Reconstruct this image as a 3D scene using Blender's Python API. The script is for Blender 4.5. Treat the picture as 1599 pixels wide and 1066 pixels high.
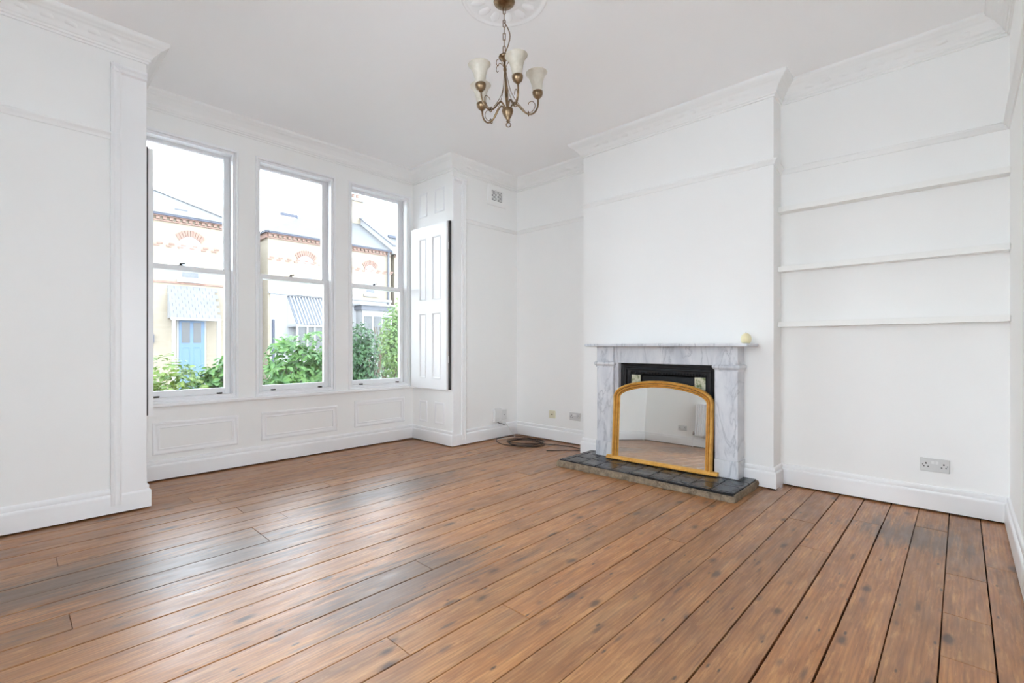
import bpy, math, random
from mathutils import Vector, Matrix
R = math.radians
random.seed(7)
S = bpy.context.scene
for o in list(bpy.data.objects):
    bpy.data.objects.remove(o)
COL = S.collection

# ------------------------------------------------------------------ camera
cam_d = bpy.data.cameras.new('camera')
cam = bpy.data.objects.new('camera', cam_d)
COL.objects.link(cam)
cam.location = (0, 0, 1.08)
cam.rotation_euler = (R(90), 0, 0.75663 - math.pi / 2)
cam_d.sensor_fit = 'HORIZONTAL'
cam_d.sensor_width = 36
cam_d.lens = 743.26 / 1599 * 36
cam_d.shift_y = 7.28 / 1599
cam_d.clip_start = 0.02
cam_d.clip_end = 300
S.camera = cam

# ------------------------------------------------------------------ sky, sun, exposure
W = bpy.data.worlds.new('sky')
S.world = W
W.use_nodes = True
wn, wl = W.node_tree.nodes, W.node_tree.links
wn.clear()
wo = wn.new('ShaderNodeOutputWorld')
wb = wn.new('ShaderNodeBackground')
wt = wn.new('ShaderNodeTexCoord')
ws = wn.new('ShaderNodeSeparateXYZ')
wr = wn.new('ShaderNodeValToRGB')
wr.color_ramp.elements[0].position = 0.0
wr.color_ramp.elements[0].color = (0.872, 0.922, 1.0, 1)
wr.color_ramp.elements[1].position = 1.0
wr.color_ramp.elements[1].color = (0.76, 0.865, 1.0, 1)
wl.new(wt.outputs['Generated'], ws.inputs[0])
wl.new(ws.outputs['Z'], wr.inputs[0])
wl.new(wr.outputs[0], wb.inputs[0])
wl.new(wb.outputs[0], wo.inputs[0])
wb.inputs[1].default_value = 1.0

vs = S.view_settings
vs.view_transform = 'Standard'
vs.look = 'None'
vs.gamma = 1.0
vs.use_curve_mapping = False
vs.exposure = 3.44
S.cycles.max_bounces = 16
S.cycles.diffuse_bounces = 10
S.cycles.transparent_max_bounces = 16
S.cycles.use_denoising = True
S.cycles.sample_clamp_indirect = 8

# ------------------------------------------------------------------ materials
def srgb(r, g, b):
    f = lambda c: (c / 255 / 12.92) if c / 255 <= 0.04045 else ((c / 255 + 0.055) / 1.055) ** 2.4
    return (f(r), f(g), f(b), 1)

class NT:
    def __init__(self, name):
        self.m = bpy.data.materials.new(name)
        self.m.use_nodes = True
        self.n = self.m.node_tree.nodes
        self.l = self.m.node_tree.links
        self.n.clear()
        self.out = self.n.new('ShaderNodeOutputMaterial')
        self.b = self.n.new('ShaderNodeBsdfPrincipled')
        self.l.new(self.b.outputs[0], self.out.inputs[0])
    def node(self, t, **kw):
        n = self.n.new(t)
        for k, v in kw.items():
            setattr(n, k, v)
        return n
    def link(self, a, b):
        self.l.new(a, b)
    def pos(self, scale=(1, 1, 1), rnd=0.0):
        g = self.node('ShaderNodeNewGeometry')
        m = self.node('ShaderNodeMapping')
        m.inputs['Scale'].default_value = scale
        if rnd:
            oi = self.node('ShaderNodeObjectInfo')
            mu = self.node('ShaderNodeMath', operation='MULTIPLY')
            mu.inputs[1].default_value = rnd
            self.link(oi.outputs['Random'], mu.inputs[0])
            ad = self.node('ShaderNodeVectorMath', operation='ADD')
            self.link(g.outputs['Position'], ad.inputs[0])
            self.link(mu.outputs[0], ad.inputs[1])
            self.link(ad.outputs[0], m.inputs[0])
        else:
            self.link(g.outputs['Position'], m.inputs[0])
        return m.outputs[0]
    def noise(self, vec, scale=5, detail=4, rough=0.5, dist=0.0):
        n = self.node('ShaderNodeTexNoise')
        n.inputs['Scale'].default_value = scale
        n.inputs['Detail'].default_value = detail
        n.inputs['Roughness'].default_value = rough
        n.inputs['Distortion'].default_value = dist
        self.link(vec, n.inputs['Vector'])
        return n.outputs['Fac']
    def ramp(self, fac, stops):
        r = self.node('ShaderNodeValToRGB')
        e = r.color_ramp.elements
        while len(e) < len(stops):
            e.new(0.5)
        for i, (p, c) in enumerate(stops):
            e[i].position = p
            e[i].color = c if len(c) == 4 else (*c, 1)
        self.link(fac, r.inputs[0])
        return r.outputs[0]
    def mix(self, fac, a, b, mode='MIX'):
        m = self.node('ShaderNodeMix', data_type='RGBA', blend_type=mode)
        for s, v in ((m.inputs[0], fac), (m.inputs[6], a), (m.inputs[7], b)):
            if hasattr(v, 'links'):
                self.link(v, s)
            elif isinstance(v, (int, float)):
                s.default_value = v
            else:
                s.default_value = v
        return m.outputs[2]
    def math(self, op, a, b=0.0):
        m = self.node('ShaderNodeMath', operation=op)
        for s, v in ((m.inputs[0], a), (m.inputs[1], b)):
            if hasattr(v, 'links'):
                self.link(v, s)
            else:
                s.default_value = v
        return m.outputs[0]
    def bump(self, h, strength=0.2, dist=0.01):
        b = self.node('ShaderNodeBump')
        b.inputs['Strength'].default_value = strength
        b.inputs['Distance'].default_value = dist
        self.link(h, b.inputs['Height'])
        self.link(b.outputs[0], self.b.inputs['Normal'])
    def set(self, **kw):
        for k, v in kw.items():
            s = self.b.inputs[k.replace('_', ' ')]
            if hasattr(v, 'links'):
                self.link(v, s)
            else:
                s.default_value = v
        return self

def simple(name, col, rough=0.5, metal=0.0, var=0.06, vscale=6, bump=0.0, bscale=60, **kw):
    t = NT(name)
    p = t.pos()
    f = t.noise(p, vscale, 3)
    a = tuple(c * (1 - var) for c in col[:3])
    b = tuple(min(1, c * (1 + var)) for c in col[:3])
    t.set(Base_Color=t.ramp(f, [(0.3, a), (0.7, b)]), Roughness=rough, Metallic=metal, **kw)
    if bump:
        t.bump(t.noise(p, bscale, 3), bump, 0.004)
    return t.m

M = {}
M['wall'] = simple('wall_paint', (0.90, 0.898, 0.885), 0.65, var=0.012, vscale=1.3, bump=0.04, bscale=25)
M['ceiling'] = simple('ceiling_paint', (0.955, 0.955, 0.96), 0.8, var=0.012, vscale=1.1, bump=0.05, bscale=18)
M['gloss'] = simple('white_gloss_paint', (0.90, 0.90, 0.905), 0.32, var=0.012, vscale=3)
M['sash'] = simple('white_sash_paint', (0.89, 0.895, 0.905), 0.3, var=0.015, vscale=4)
M['gap_shade'] = simple('dark_wood_gap_shade', (0.06, 0.056, 0.055), 0.7, var=0.2)
M['shelf'] = simple('white_shelf_paint', (0.88, 0.875, 0.85), 0.45, var=0.02, vscale=3)
M['subfloor'] = simple('dark_floor_void', (0.02, 0.014, 0.01), 0.9)
M['iron'] = simple('black_cast_iron', (0.022, 0.023, 0.026), 0.42, 0.5, var=0.25, vscale=20, bump=0.2, bscale=90)
M['soot'] = simple('soot_black', (0.008, 0.008, 0.008), 0.95)
M['dark_metal'] = simple('dark_bronze_metal', (0.06, 0.05, 0.04), 0.4, 0.8, var=0.2)
M['plastic'] = simple('white_plastic', (0.78, 0.78, 0.77), 0.3, var=0.015)
M['socket'] = simple('pale_grey_plastic', (0.66, 0.66, 0.65), 0.3, var=0.015)
M['cream_plastic'] = simple('cream_plastic', (0.75, 0.70, 0.52), 0.35, var=0.02)
M['hole'] = simple('dark_pin_hole', (0.02, 0.02, 0.02), 0.7)
M['black_cable'] = simple('black_cable', (0.035, 0.022, 0.016), 0.45, var=0.2)
M['white_cable'] = simple('white_cable', (0.75, 0.74, 0.72), 0.45)
M['brass'] = simple('antique_brass', (0.25, 0.17, 0.10), 0.3, 1.0, var=0.3, vscale=40)
M['wick'] = simple('wick', (0.05, 0.04, 0.03), 0.9)
M['candle'] = simple('cream_wax', (0.86, 0.78, 0.50), 0.45, var=0.02, Subsurface_Weight=0.15)
M['mirror'] = simple('silvered_glass', (0.86, 0.88, 0.87), 0.015, 1.0, var=0.0)
M['radiator'] = simple('radiator_enamel', (0.85, 0.85, 0.86), 0.3, var=0.01)
M['copper'] = simple('dull_pipe', (0.45, 0.42, 0.4), 0.4, 0.6)
M['slate'] = simple('grey_slate', (0.045, 0.045, 0.048), 0.7, var=0.15, vscale=3)
M['pale_slate'] = simple('pale_slate', (0.072, 0.072, 0.073), 0.7, var=0.1, vscale=3)
M['lead'] = simple('lead_grey', (0.075, 0.08, 0.095), 0.5, 0.2, var=0.12)
M['gutter'] = simple('grey_gutter_paint', (0.04, 0.046, 0.07), 0.5, var=0.1)
M['ext_white'] = simple('exterior_white_paint', (0.24, 0.24, 0.243), 0.6, var=0.04)
M['stucco'] = simple('white_stucco', (0.30, 0.30, 0.305), 0.7, var=0.05, vscale=1.5)
M['blue_door'] = simple('pale_blue_paint', (0.07, 0.13, 0.22), 0.4, var=0.06)
M['win_glass'] = simple('far_window_glass', (0.17, 0.185, 0.205), 0.25, var=0.1, vscale=1.5)
M['dark_glass'] = simple('dark_window_glass', (0.05, 0.053, 0.056), 0.1, var=0.2, vscale=2)
M['red_brick'] = simple('red_brick', (0.19, 0.115, 0.09), 0.85, var=0.2, vscale=14)
M['bark'] = simple('bark', (0.10, 0.07, 0.045), 0.9, var=0.3, vscale=20)
M['soil'] = simple('garden_soil', (0.13, 0.10, 0.07), 0.95, var=0.3, vscale=3, bump=0.5, bscale=20)
M['asphalt'] = simple('asphalt', (0.16, 0.16, 0.165), 0.9, var=0.1, vscale=4)
M['paving'] = simple('paving_stone', (0.5, 0.48, 0.46), 0.85, var=0.1, vscale=2)
M['bounce_stone'] = simple('bounce_yard_stone', (0.82, 0.81, 0.80), 0.85, var=0.06, vscale=2)  # pale so that the unseen yard bounces light up to the ceiling
M['canopy_tile'] = simple('pale_canopy_tile', (0.125, 0.125, 0.132), 0.7, var=0.08, vscale=3)
M['grey_glass'] = simple('grey_pane', (0.085, 0.09, 0.10), 0.2, var=0.15, vscale=5)

def glass():
    t = NT('window_pane_glass')
    tr = t.node('ShaderNodeBsdfTransparent')
    tr.inputs[0].default_value = (0.96, 0.98, 0.975, 1)
    gl = t.node('ShaderNodeBsdfGlossy')
    gl.inputs['Roughness'].default_value = 0.01
    fr = t.node('ShaderNodeFresnel')
    fr.inputs['IOR'].default_value = 1.45
    p = t.pos()
    sm = t.ramp(t.noise(p, 2.0, 2), [(0.35, (0, 0, 0)), (0.9, (0.03, 0.03, 0.03))])
    fac = t.math('ADD', fr.outputs[0], sm)
    mx = t.node('ShaderNodeMixShader')
    t.link(fac, mx.inputs[0])
    t.link(tr.outputs[0], mx.inputs[1])
    t.link(gl.outputs[0], mx.inputs[2])
    t.link(mx.outputs[0], t.out.inputs[0])
    return t.m
M['pane'] = glass()

def wood():
    t = NT('old_pine_boards')
    grain = t.noise(t.pos((0.7, 6.0, 1), 37.0), 3.0, 7, 0.62, 0.9)
    fine = t.noise(t.pos((1.8, 48, 1), 11.0), 2.0, 6, 0.75, 0.4)
    blotch = t.noise(t.pos((1.6, 3.2, 1), 2.0), 2.4, 6, 0.65, 0.5)
    wv = t.node('ShaderNodeTexWave', wave_type='RINGS', rings_direction='Z', wave_profile='SIN')
    wv.inputs['Scale'].default_value = 4.6
    wv.inputs['Distortion'].default_value = 5.0
    wv.inputs['Detail'].default_value = 3.0
    wv.inputs['Detail Scale'].default_value = 0.9
    t.link(t.pos((0.45, 4.6, 1), 23.0), wv.inputs['Vector'])
    base = t.ramp(grain, [(0.25, srgb(132, 84, 46)), (0.5, srgb(174, 120, 70)), (0.75, srgb(198, 148, 94))])
    base = t.mix(t.math('MULTIPLY', wv.outputs['Fac'], 0.30), base, srgb(118, 72, 40))
    base = t.mix(t.ramp(fine, [(0.48, (0, 0, 0)), (0.62, (0.42, 0.42, 0.42)), (0.75, (0.6, 0.6, 0.6))]), base, srgb(104, 68, 44))
    base = t.mix(t.ramp(blotch, [(0.48, (0, 0, 0)), (0.75, (0.5, 0.5, 0.5))]), base, srgb(132, 94, 64))
    light = t.noise(t.pos((2.6, 20, 1), 4.0), 2.6, 6, 0.7, 0.5)
    base = t.mix(t.ramp(light, [(0.52, (0, 0, 0)), (0.70, (0.55, 0.55, 0.55))]), base, srgb(214, 166, 110))
    # board to board variation
    oi = t.node('ShaderNodeObjectInfo')
    tint = t.ramp(oi.outputs['Random'], [(0.0, (0.78, 0.74, 0.70)), (0.35, (1.0, 0.97, 0.93)), (0.7, (1.10, 1.02, 0.93)), (1.0, (0.90, 0.88, 0.84))])
    base = t.mix(1.0, base, tint, 'MULTIPLY')
    # knots
    def spots(scale, rnd, r0, r1, thr, amt, col):
        vo = t.node('ShaderNodeTexVoronoi', feature='F1', voronoi_dimensions='2D')
        vo.inputs['Scale'].default_value = 1.0
        nz = t.noise(t.pos((9, 20, 1), 5.0), 1.0, 3)
        t.link(t.pos(scale, rnd), vo.inputs['Vector'])
        d = t.math('ADD', vo.outputs['Distance'], t.math('MULTIPLY', t.math('SUBTRACT', nz, 0.5), r1 * 1.5))
        kn = t.ramp(d, [(r0, (1, 1, 1)), (r1, (0, 0, 0))])
        sel = t.node('ShaderNodeSeparateColor')
        t.link(vo.outputs['Color'], sel.inputs[0])
        pick = t.math('GREATER_THAN', sel.outputs[0], thr)
        return t.mix(t.math('MULTIPLY', t.math('MULTIPLY', kn, pick), amt), base, col)
    base = spots((2.2, 5.2, 1), 5.0, 0.04, 0.12, 0.62, 0.85, srgb(58, 36, 26))
    base = spots((1.3, 4.4, 1), 8.0, 0.05, 0.30, 0.60, 0.40, srgb(112, 74, 46))
    base = spots((3.6, 11.0, 1), 3.0, 0.025, 0.065, 0.66, 0.85, srgb(52, 38, 34))
    base = spots((1.7, 9.0, 1), 6.0, 0.03, 0.10, 0.68, 0.7, srgb(70, 48, 38))
    base = spots((4.0, 9.0, 1), 1.0, 0.03, 0.14, 0.75, 0.5, srgb(78, 62, 56))
    # worn grey dirt with a shape of its own across the room
    streak = t.noise(t.pos((1.3, 15, 1), 3.0), 2.2, 6, 0.72)
    big = t.noise(t.pos((0.8, 1.5, 1)), 1.2, 5, 0.65, 0.6)
    wear = t.math('MULTIPLY', t.ramp(big, [(0.50, (0, 0, 0)), (0.66, (1, 1, 1))]), t.ramp(streak, [(0.42, (0, 0, 0)), (0.60, (1, 1, 1))]))
    gpos = t.node('ShaderNodeNewGeometry')
    tot = None
    for cx, cy, rx, ry in ((0.72, 2.75, 0.80, 0.34), (1.25, 1.86, 0.62, 0.30), (3.55, 0.22, 0.34, 0.34), (2.0, 3.1, 0.9, 0.30), (0.2, 3.0, 0.6, 0.25)):
        sb = t.node('ShaderNodeVectorMath', operation='SUBTRACT')
        t.link(gpos.outputs['Position'], sb.inputs[0])
        sb.inputs[1].default_value = (cx, cy, 0)
        ml = t.node('ShaderNodeVectorMath', operation='MULTIPLY')
        t.link(sb.outputs[0], ml.inputs[0])
        ml.inputs[1].default_value = (1 / rx, 1 / ry, 0)
        ln = t.node('ShaderNodeVectorMath', operation='LENGTH')
        t.link(ml.outputs[0], ln.inputs[0])
        d = t.math('ADD', ln.outputs['Value'], t.math('MULTIPLY', t.math('SUBTRACT', streak, 0.5), 3.0))
        mk_ = t.ramp(d, [(0.40, (1, 1, 1)), (0.95, (0, 0, 0))])
        tot = mk_ if tot is None else t.math('MAXIMUM', tot, mk_)
    wear = t.math('MAXIMUM', t.math('MULTIPLY', wear, 0.5), t.math('MULTIPLY', tot, 0.75))
    base = t.mix(wear, base, srgb(88, 74, 66))
    rough = t.ramp(t.noise(t.pos((3, 14, 1)), 2.0, 4), [(0.3, (0.32, 0.32, 0.32)), (0.7, (0.50, 0.50, 0.50))])
    t.set(Base_Color=base, Roughness=rough, Specular_IOR_Level=0.65, Coat_Weight=0.45, Coat_Roughness=0.40)
    t.bump(t.math('ADD', fine, t.math('MULTIPLY', grain, 0.8)), 0.10, 0.003)
    return t.m
M['wood'] = wood()

def marble():
    t = NT('carrara_marble')
    p = t.pos((1, 1, 1), 3.0)
    rot = t.node('ShaderNodeMapping')
    rot.inputs['Rotation'].default_value = (R(38), R(12), R(10))
    rot.inputs['Scale'].default_value = (1.0, 2.6, 0.8)
    t.link(p, rot.inputs[0])
    cloud = t.noise(rot.outputs[0], 3.6, 6, 0.6, 0.5)
    n2 = t.noise(rot.outputs[0], 2.3, 7, 0.55, 0.7)
    vein = t.math('ABSOLUTE', t.math('SUBTRACT', n2, 0.5))
    vein = t.ramp(vein, [(0.0, (1, 1, 1)), (0.008, (0.5, 0.5, 0.5)), (0.035, (0, 0, 0))])
    base = t.ramp(cloud, [(0.28, srgb(186, 190, 198)), (0.5, srgb(213, 215, 220)), (0.75, srgb(226, 227, 230))])
    base = t.mix(t.math('MULTIPLY', vein, t.math('MULTIPLY', cloud, 0.9)), base, srgb(122, 128, 140))
    t.set(Base_Color=base, Roughness=0.28)
    return t.m
M['marble'] = marble()

def concrete():
    t = NT('rough_cement')
    p = t.pos()
    n = t.noise(p, 28, 6, 0.7)
    t.set(Base_Color=t.ramp(n, [(0.3, srgb(92, 78, 64)), (0.55, srgb(140, 124, 104)), (0.8, srgb(176, 160, 138))]), Roughness=0.95)
    t.bump(n, 0.9, 0.012)
    return t.m
M['cement'] = concrete()

def tile_black():
    t = NT('black_glazed_tile')
    p = t.pos((1, 1, 1), 9.0)
    n = t.noise(p, 9, 4)
    oi = t.node('ShaderNodeObjectInfo')
    c = t.mix(oi.outputs['Random'], (0.016, 0.017, 0.021, 1), (0.036, 0.038, 0.046, 1))
    t.set(Base_Color=c, Roughness=t.ramp(n, [(0.3, (0.18, 0.18, 0.18)), (0.7, (0.34, 0.34, 0.34))]))
    t.bump(n, 0.02, 0.003)
    return t.m
M['tile'] = tile_black()

def gold():
    t = NT('gilt_wood')
    p = t.pos()
    n = t.noise(p, 18, 5, 0.65)
    t.set(Base_Color=t.ramp(n, [(0.3, srgb(208, 150, 66)), (0.55, srgb(230, 178, 90)), (0.8, srgb(240, 196, 112))]), Roughness=0.3, Metallic=0.25)
    t.bump(n, 0.03, 0.002)
    return t.m
M['gold'] = gold()

M['groove_shade_gold'] = simple('groove_shade_gilt', (0.22, 0.11, 0.03), 0.5, 0.3, var=0.2, vscale=30)
def alabaster():
    t = NT('alabaster_glass')
    n = t.noise(t.pos((1, 1, 1), 4.0), 16, 5, 0.6, 1.0)
    t.set(Base_Color=t.ramp(n, [(0.3, srgb(190, 181, 164)), (0.7, srgb(212, 204, 190))]), Roughness=0.35)
    return t.m
M['shade'] = alabaster()

def glazed():
    t = NT('patterned_tile')
    n = t.noise(t.pos(), 30, 3)
    t.set(Base_Color=t.ramp(n, [(0.35, srgb(120, 132, 92)), (0.5, srgb(205, 202, 176)), (0.7, srgb(222, 218, 198))]), Roughness=0.15)
    return t.m
M['fire_tile'] = glazed()

def brick():
    t = NT('cream_stock_brick')
    g = t.node('ShaderNodeNewGeometry')
    s = t.node('ShaderNodeSeparateXYZ')
    t.link(g.outputs['Position'], s.inputs[0])
    c = t.node('ShaderNodeCombineXYZ')
    t.link(t.math('ADD', s.outputs[0], s.outputs[1]), c.inputs[0])
    t.link(s.outputs[2], c.inputs[1])
    b = t.node('ShaderNodeTexBrick')
    b.inputs['Scale'].default_value = 1.0
    b.inputs['Brick Width'].default_value = 0.225
    b.inputs['Row Height'].default_value = 0.075
    b.inputs['Mortar Size'].default_value = 0.006
    b.inputs['Color1'].default_value = (0.25, 0.215, 0.165, 1)
    b.inputs['Color2'].default_value = (0.225, 0.19, 0.14, 1)
    b.inputs['Mortar'].default_value = (0.19, 0.175, 0.145, 1)
    t.link(c.outputs[0], b.inputs['Vector'])
    n = t.noise(t.pos(), 1.2, 4)
    col = t.mix(t.math('MULTIPLY', n, 0.35), b.outputs['Color'], (0.215, 0.17, 0.125, 1))
    t.set(Base_Color=col, Roughness=0.9)
    return t.m
M['brick'] = brick()

def leafmat(name, a, b):
    t = NT(name)
    n = t.noise(t.pos((1, 1, 1), 7.0), 9, 3)
    t.set(Base_Color=t.ramp(n, [(0.35, a), (0.65, b)]), Roughness=0.45)
    tl = t.node('ShaderNodeBsdfTranslucent')
    t.link(t.ramp(n, [(0.35, a), (0.65, b)]), tl.inputs[0])
    mx = t.node('ShaderNodeMixShader')
    mx.inputs[0].default_value = 0.35
    t.link(t.b.outputs[0], mx.inputs[1])
    t.link(tl.outputs[0], mx.inputs[2])
    t.link(mx.outputs[0], t.out.inputs[0])
    return t.m
M['leaf_yellow'] = leafmat('yellow_green_leaf', (0.05, 0.105, 0.012, 1), (0.14, 0.20, 0.026, 1))
M['leaf_green'] = leafmat('fresh_green_leaf', (0.03, 0.10, 0.018, 1), (0.10, 0.21, 0.04, 1))
M['leaf_dark'] = leafmat('dark_green_leaf', (0.016, 0.055, 0.018, 1), (0.055, 0.13, 0.04, 1))
M['leaf_pale'] = leafmat('pale_green_leaf', (0.07, 0.14, 0.035, 1), (0.15, 0.23, 0.06, 1))

# ------------------------------------------------------------------ mesh helpers
class MB:
    def __init__(self):
        self.v, self.f = [], []
    def add(self, verts, faces):
        o = len(self.v)
        self.v += [tuple(p) for p in verts]
        self.f += [tuple(i + o for i in f) for f in faces]
        return self
    def box(self, x0, x1, y0, y1, z0, z1):
        v = [(x, y, z) for z in (z0, z1) for y in (y0, y1) for x in (x0, x1)]
        return self.add(v, [(0, 2, 3, 1), (4, 5, 7, 6), (0, 1, 5, 4), (2, 6, 7, 3), (0, 4, 6, 2), (1, 3, 7, 5)])
    def rings(self, rings, closed=True, caps=True, loop=False):
        n = len(rings[0])
        v = [p for r in rings for p in r]
        f = []
        m = len(rings)
        for i in range(m if loop else m - 1):
            j = (i + 1) % m
            for k in range(n if closed else n - 1):
                k2 = (k + 1) % n
                f.append((i * n + k, i * n + k2, j * n + k2, j * n + k))
        if caps and not loop and closed:
            f.append(tuple(range(n - 1, -1, -1)))
            f.append(tuple((m - 1) * n + k for k in range(n)))
        return self.add(v, f)
    def lathe(self, prof, c=(0, 0, 0), n=20, caps=True):
        rs = [[(c[0] + r * math.cos(2 * math.pi * k / n), c[1] + r * math.sin(2 * math.pi * k / n), c[2] + z) for k in range(n)] for r, z in prof]
        return self.rings(rs, True, caps)
    def tube(self, pts, r, n=8, caps=True, loop=False):
        pts = [Vector(p) for p in pts]
        m = len(pts)
        rs = []
        ref = None
        for i, p in enumerate(pts):
            if loop:
                t = (pts[(i + 1) % m] - pts[i - 1]).normalized()
            else:
                t = (pts[min(i + 1, m - 1)] - pts[max(i - 1, 0)]).normalized()
            if ref is None:
                ref = Vector((0, 0, 1)) if abs(t.z) < 0.9 else Vector((1, 0, 0))
            a = (ref - t * ref.dot(t))
            if a.length < 1e-6:
                a = t.orthogonal()
            a.normalize()
            ref = a
            b = t.cross(a)
            rr = r[i] if isinstance(r, (list, tuple)) else r
            rs.append([p + a * rr * math.cos(2 * math.pi * k / n) + b * rr * math.sin(2 * math.pi * k / n) for k in range(n)])
        return self.rings(rs, True, caps, loop)
    def frame(self, P, a0, a1, b0, b1, prof):
        """mitred rectangular moulding; P(a,b,h) -> point, prof = [(inset, height)]"""
        rs = []
        for i, h in prof:
            rs.append([P(a0 + i, b0 + i, h), P(a1 - i, b0 + i, h), P(a1 - i, b1 - i, h), P(a0 + i, b1 - i, h)])
        return self.rings(rs, True, False)
    def xf(self, fn):
        self.v = [tuple(fn(Vector(p))) for p in self.v]
        return self
    def build(self, name, mat, parent=None, smooth=False, bevel=0.0, **props):
        me = bpy.data.meshes.new(name)
        off = Vector((0, 0, 0))
        q = parent
        while q is not None:
            off += q.location
            q = q.parent
        me.from_pydata([(p[0] - off.x, p[1] - off.y, p[2] - off.z) for p in self.v], [], self.f)
        me.validate()
        me.update()
        me.materials.append(M[mat] if isinstance(mat, str) else mat)
        if smooth:
            for p in me.polygons:
                p.use_smooth = True
        o = bpy.data.objects.new(name, me)
        COL.objects.link(o)
        if parent is not None:
            o.parent = parent
        if bevel:
            b = o.modifiers.new('bevel', 'BEVEL')
            b.width = bevel
            b.segments = 2
            b.limit_method = 'ANGLE'
        fix_normals(me)
        for k, v in props.items():
            o[k] = v
        return o

import bmesh
def fix_normals(me):
    bm = bmesh.new()
    bm.from_mesh(me)
    bmesh.ops.recalc_face_normals(bm, faces=bm.faces)
    bm.to_mesh(me)
    bm.free()

def thing(name, loc, label, cat, group=None):
    o = bpy.data.objects.new(name, None)
    o.empty_display_size = 0.1
    COL.objects.link(o)
    o.location = loc
    o['label'] = label
    o['category'] = cat
    if group:
        o['group'] = group
    return o

def tag(o, label, cat, group=None):
    o['label'] = label
    o['category'] = cat
    if group:
        o['group'] = group
    return o

def smooth_angle(o, deg=40):
    me = o.data
    for p in me.polygons:
        p.use_smooth = True
    bm = bmesh.new(); bm.from_mesh(me)
    for e in bm.edges:
        if len(e.link_faces) == 2 and e.calc_face_angle(0) > R(deg):
            e.smooth = False
    bm.to_mesh(me); bm.free()
    return o

def bez(pts, n=12):
    """Catmull-Rom through pts"""
    P = [Vector(p) for p in pts]
    P = [P[0] * 2 - P[1]] + P + [P[-1] * 2 - P[-2]]
    out = []
    for i in range(1, len(P) - 2):
        for k in range(n):
            t = k / n
            a, b, c, d = P[i - 1], P[i], P[i + 1], P[i + 2]
            out.append(0.5 * ((2 * b) + (c - a) * t + (2 * a - 5 * b + 4 * c - d) * t * t + (3 * b - a - 3 * c + d) * t ** 3))
    out.append(P[-2])
    return out

# ------------------------------------------------------------------ room plan (metres), room on the left of the walk
ZC = 3.10
PLAN = [(-0.74, -0.214), (4.165, -0.214), (4.165, 1.03), (3.965, 1.03), (3.965, 2.756), (4.29, 2.756),
        (4.29, 3.965), (3.27, 3.965), (3.27, 4.69), (0.636, 4.69), (0.636, 3.965), (-0.74, 3.965)]
SIDES = ['right', 'alcove_right', 'chimney_right', 'chimney', 'chimney_left', 'alcove_left', 'front_right',
         'bay_right', 'window', 'bay_left', 'front_left', 'rear']

def mitres(path, closed):
    n = len(path)
    out = []
    for i in range(n):
        p = Vector(path[i]).to_2d()
        segs = []
        if closed or i > 0:
            segs.append((p - Vector(path[i - 1])).normalized())
        if closed or i < n - 1:
            segs.append((Vector(path[(i + 1) % n]) - p).normalized())
        ns = [Vector((-s.y, s.x)) for s in segs]
        if len(ns) == 1:
            out.append(ns[0])
        else:
            out.append((ns[0] + ns[1]) / (1 + ns[0].dot(ns[1])))
    return out

def sweep(path, prof, names, mat, closed=False, zs=None, bevel=0.0, **props):
    """one mitred run of a moulding per wall; prof = closed [(out, z)]"""
    ms = mitres(path, closed)
    n = len(path)
    objs = []
    for i in range(n if closed else n - 1):
        j = (i + 1) % n
        rs = []
        for k in (i, j):
            z0 = zs[k] if zs else 0
            rs.append([(path[k][0] + ms[k].x * d, path[k][1] + ms[k].y * d, z + z0) for d, z in prof])
        o = MB().rings(rs).build(names[i], mat, **props)
        smooth_angle(o, 50)
        objs.append(o)
    return objs

# ------------------------------------------------------------------ walls
WM = mitres(PLAN, True)
def wall(i, thick, openings=(), z0=0.012, z1=ZC + 0.02):
    """openings: (s0, s1, z0, z1) measured along the world axis of the wall"""
    p, q = PLAN[i], PLAN[(i + 1) % len(PLAN)]
    name = 'wall_' + SIDES[i]
    m = MB()
    d = Vector((q[0] - p[0], q[1] - p[1])).normalized()
    nx, ny = -d.y, d.x
    ax = 0 if abs(d.x) > 0.5 else 1
    lo, hi = sorted((p[ax], q[ax]))
    lo, hi = TRIM.get(SIDES[i], (lo, hi))
    # outer corners are lapped only where the plan turns away from the room
    pts = [lo, hi] + [v for o in openings for v in o[:2]]
    zz = [z0, z1] + [v for o in openings for v in o[2:]]
    pts, zz = sorted(set(pts)), sorted(set(zz))
    for a0, a1 in zip(pts, pts[1:]):
        for b0, b1 in zip(zz, zz[1:]):
            am, bm_ = (a0 + a1) / 2, (b0 + b1) / 2
            if any(o[0] < am < o[1] and o[2] < bm_ < o[3] for o in openings):
                continue
            e0, e1 = a0, a1
            if ax == 0:
                y0, y1 = sorted((p[1], p[1] - ny * thick))
                m.box(e0, e1, y0, y1, b0, b1)
            else:
                x0, x1 = sorted((p[0], p[0] - nx * thick))
                m.box(x0, x1, e0, e1, b0, b1)
    w = m.build(name, 'wall', kind='structure')
    # dark void under the wall, set back behind the skirting
    m = MB()
    if ax == 0:
        y0, y1 = sorted((p[1] - ny * 0.03, p[1] - ny * thick))
        m.box(lo, hi, y0, y1, -0.06, 0.012)
    else:
        x0, x1 = sorted((p[0] - nx * 0.03, p[0] - nx * thick))
        m.box(x0, x1, lo, hi, -0.06, 0.012)
    m.build('footing', 'subfloor', w)
    return w

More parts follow.
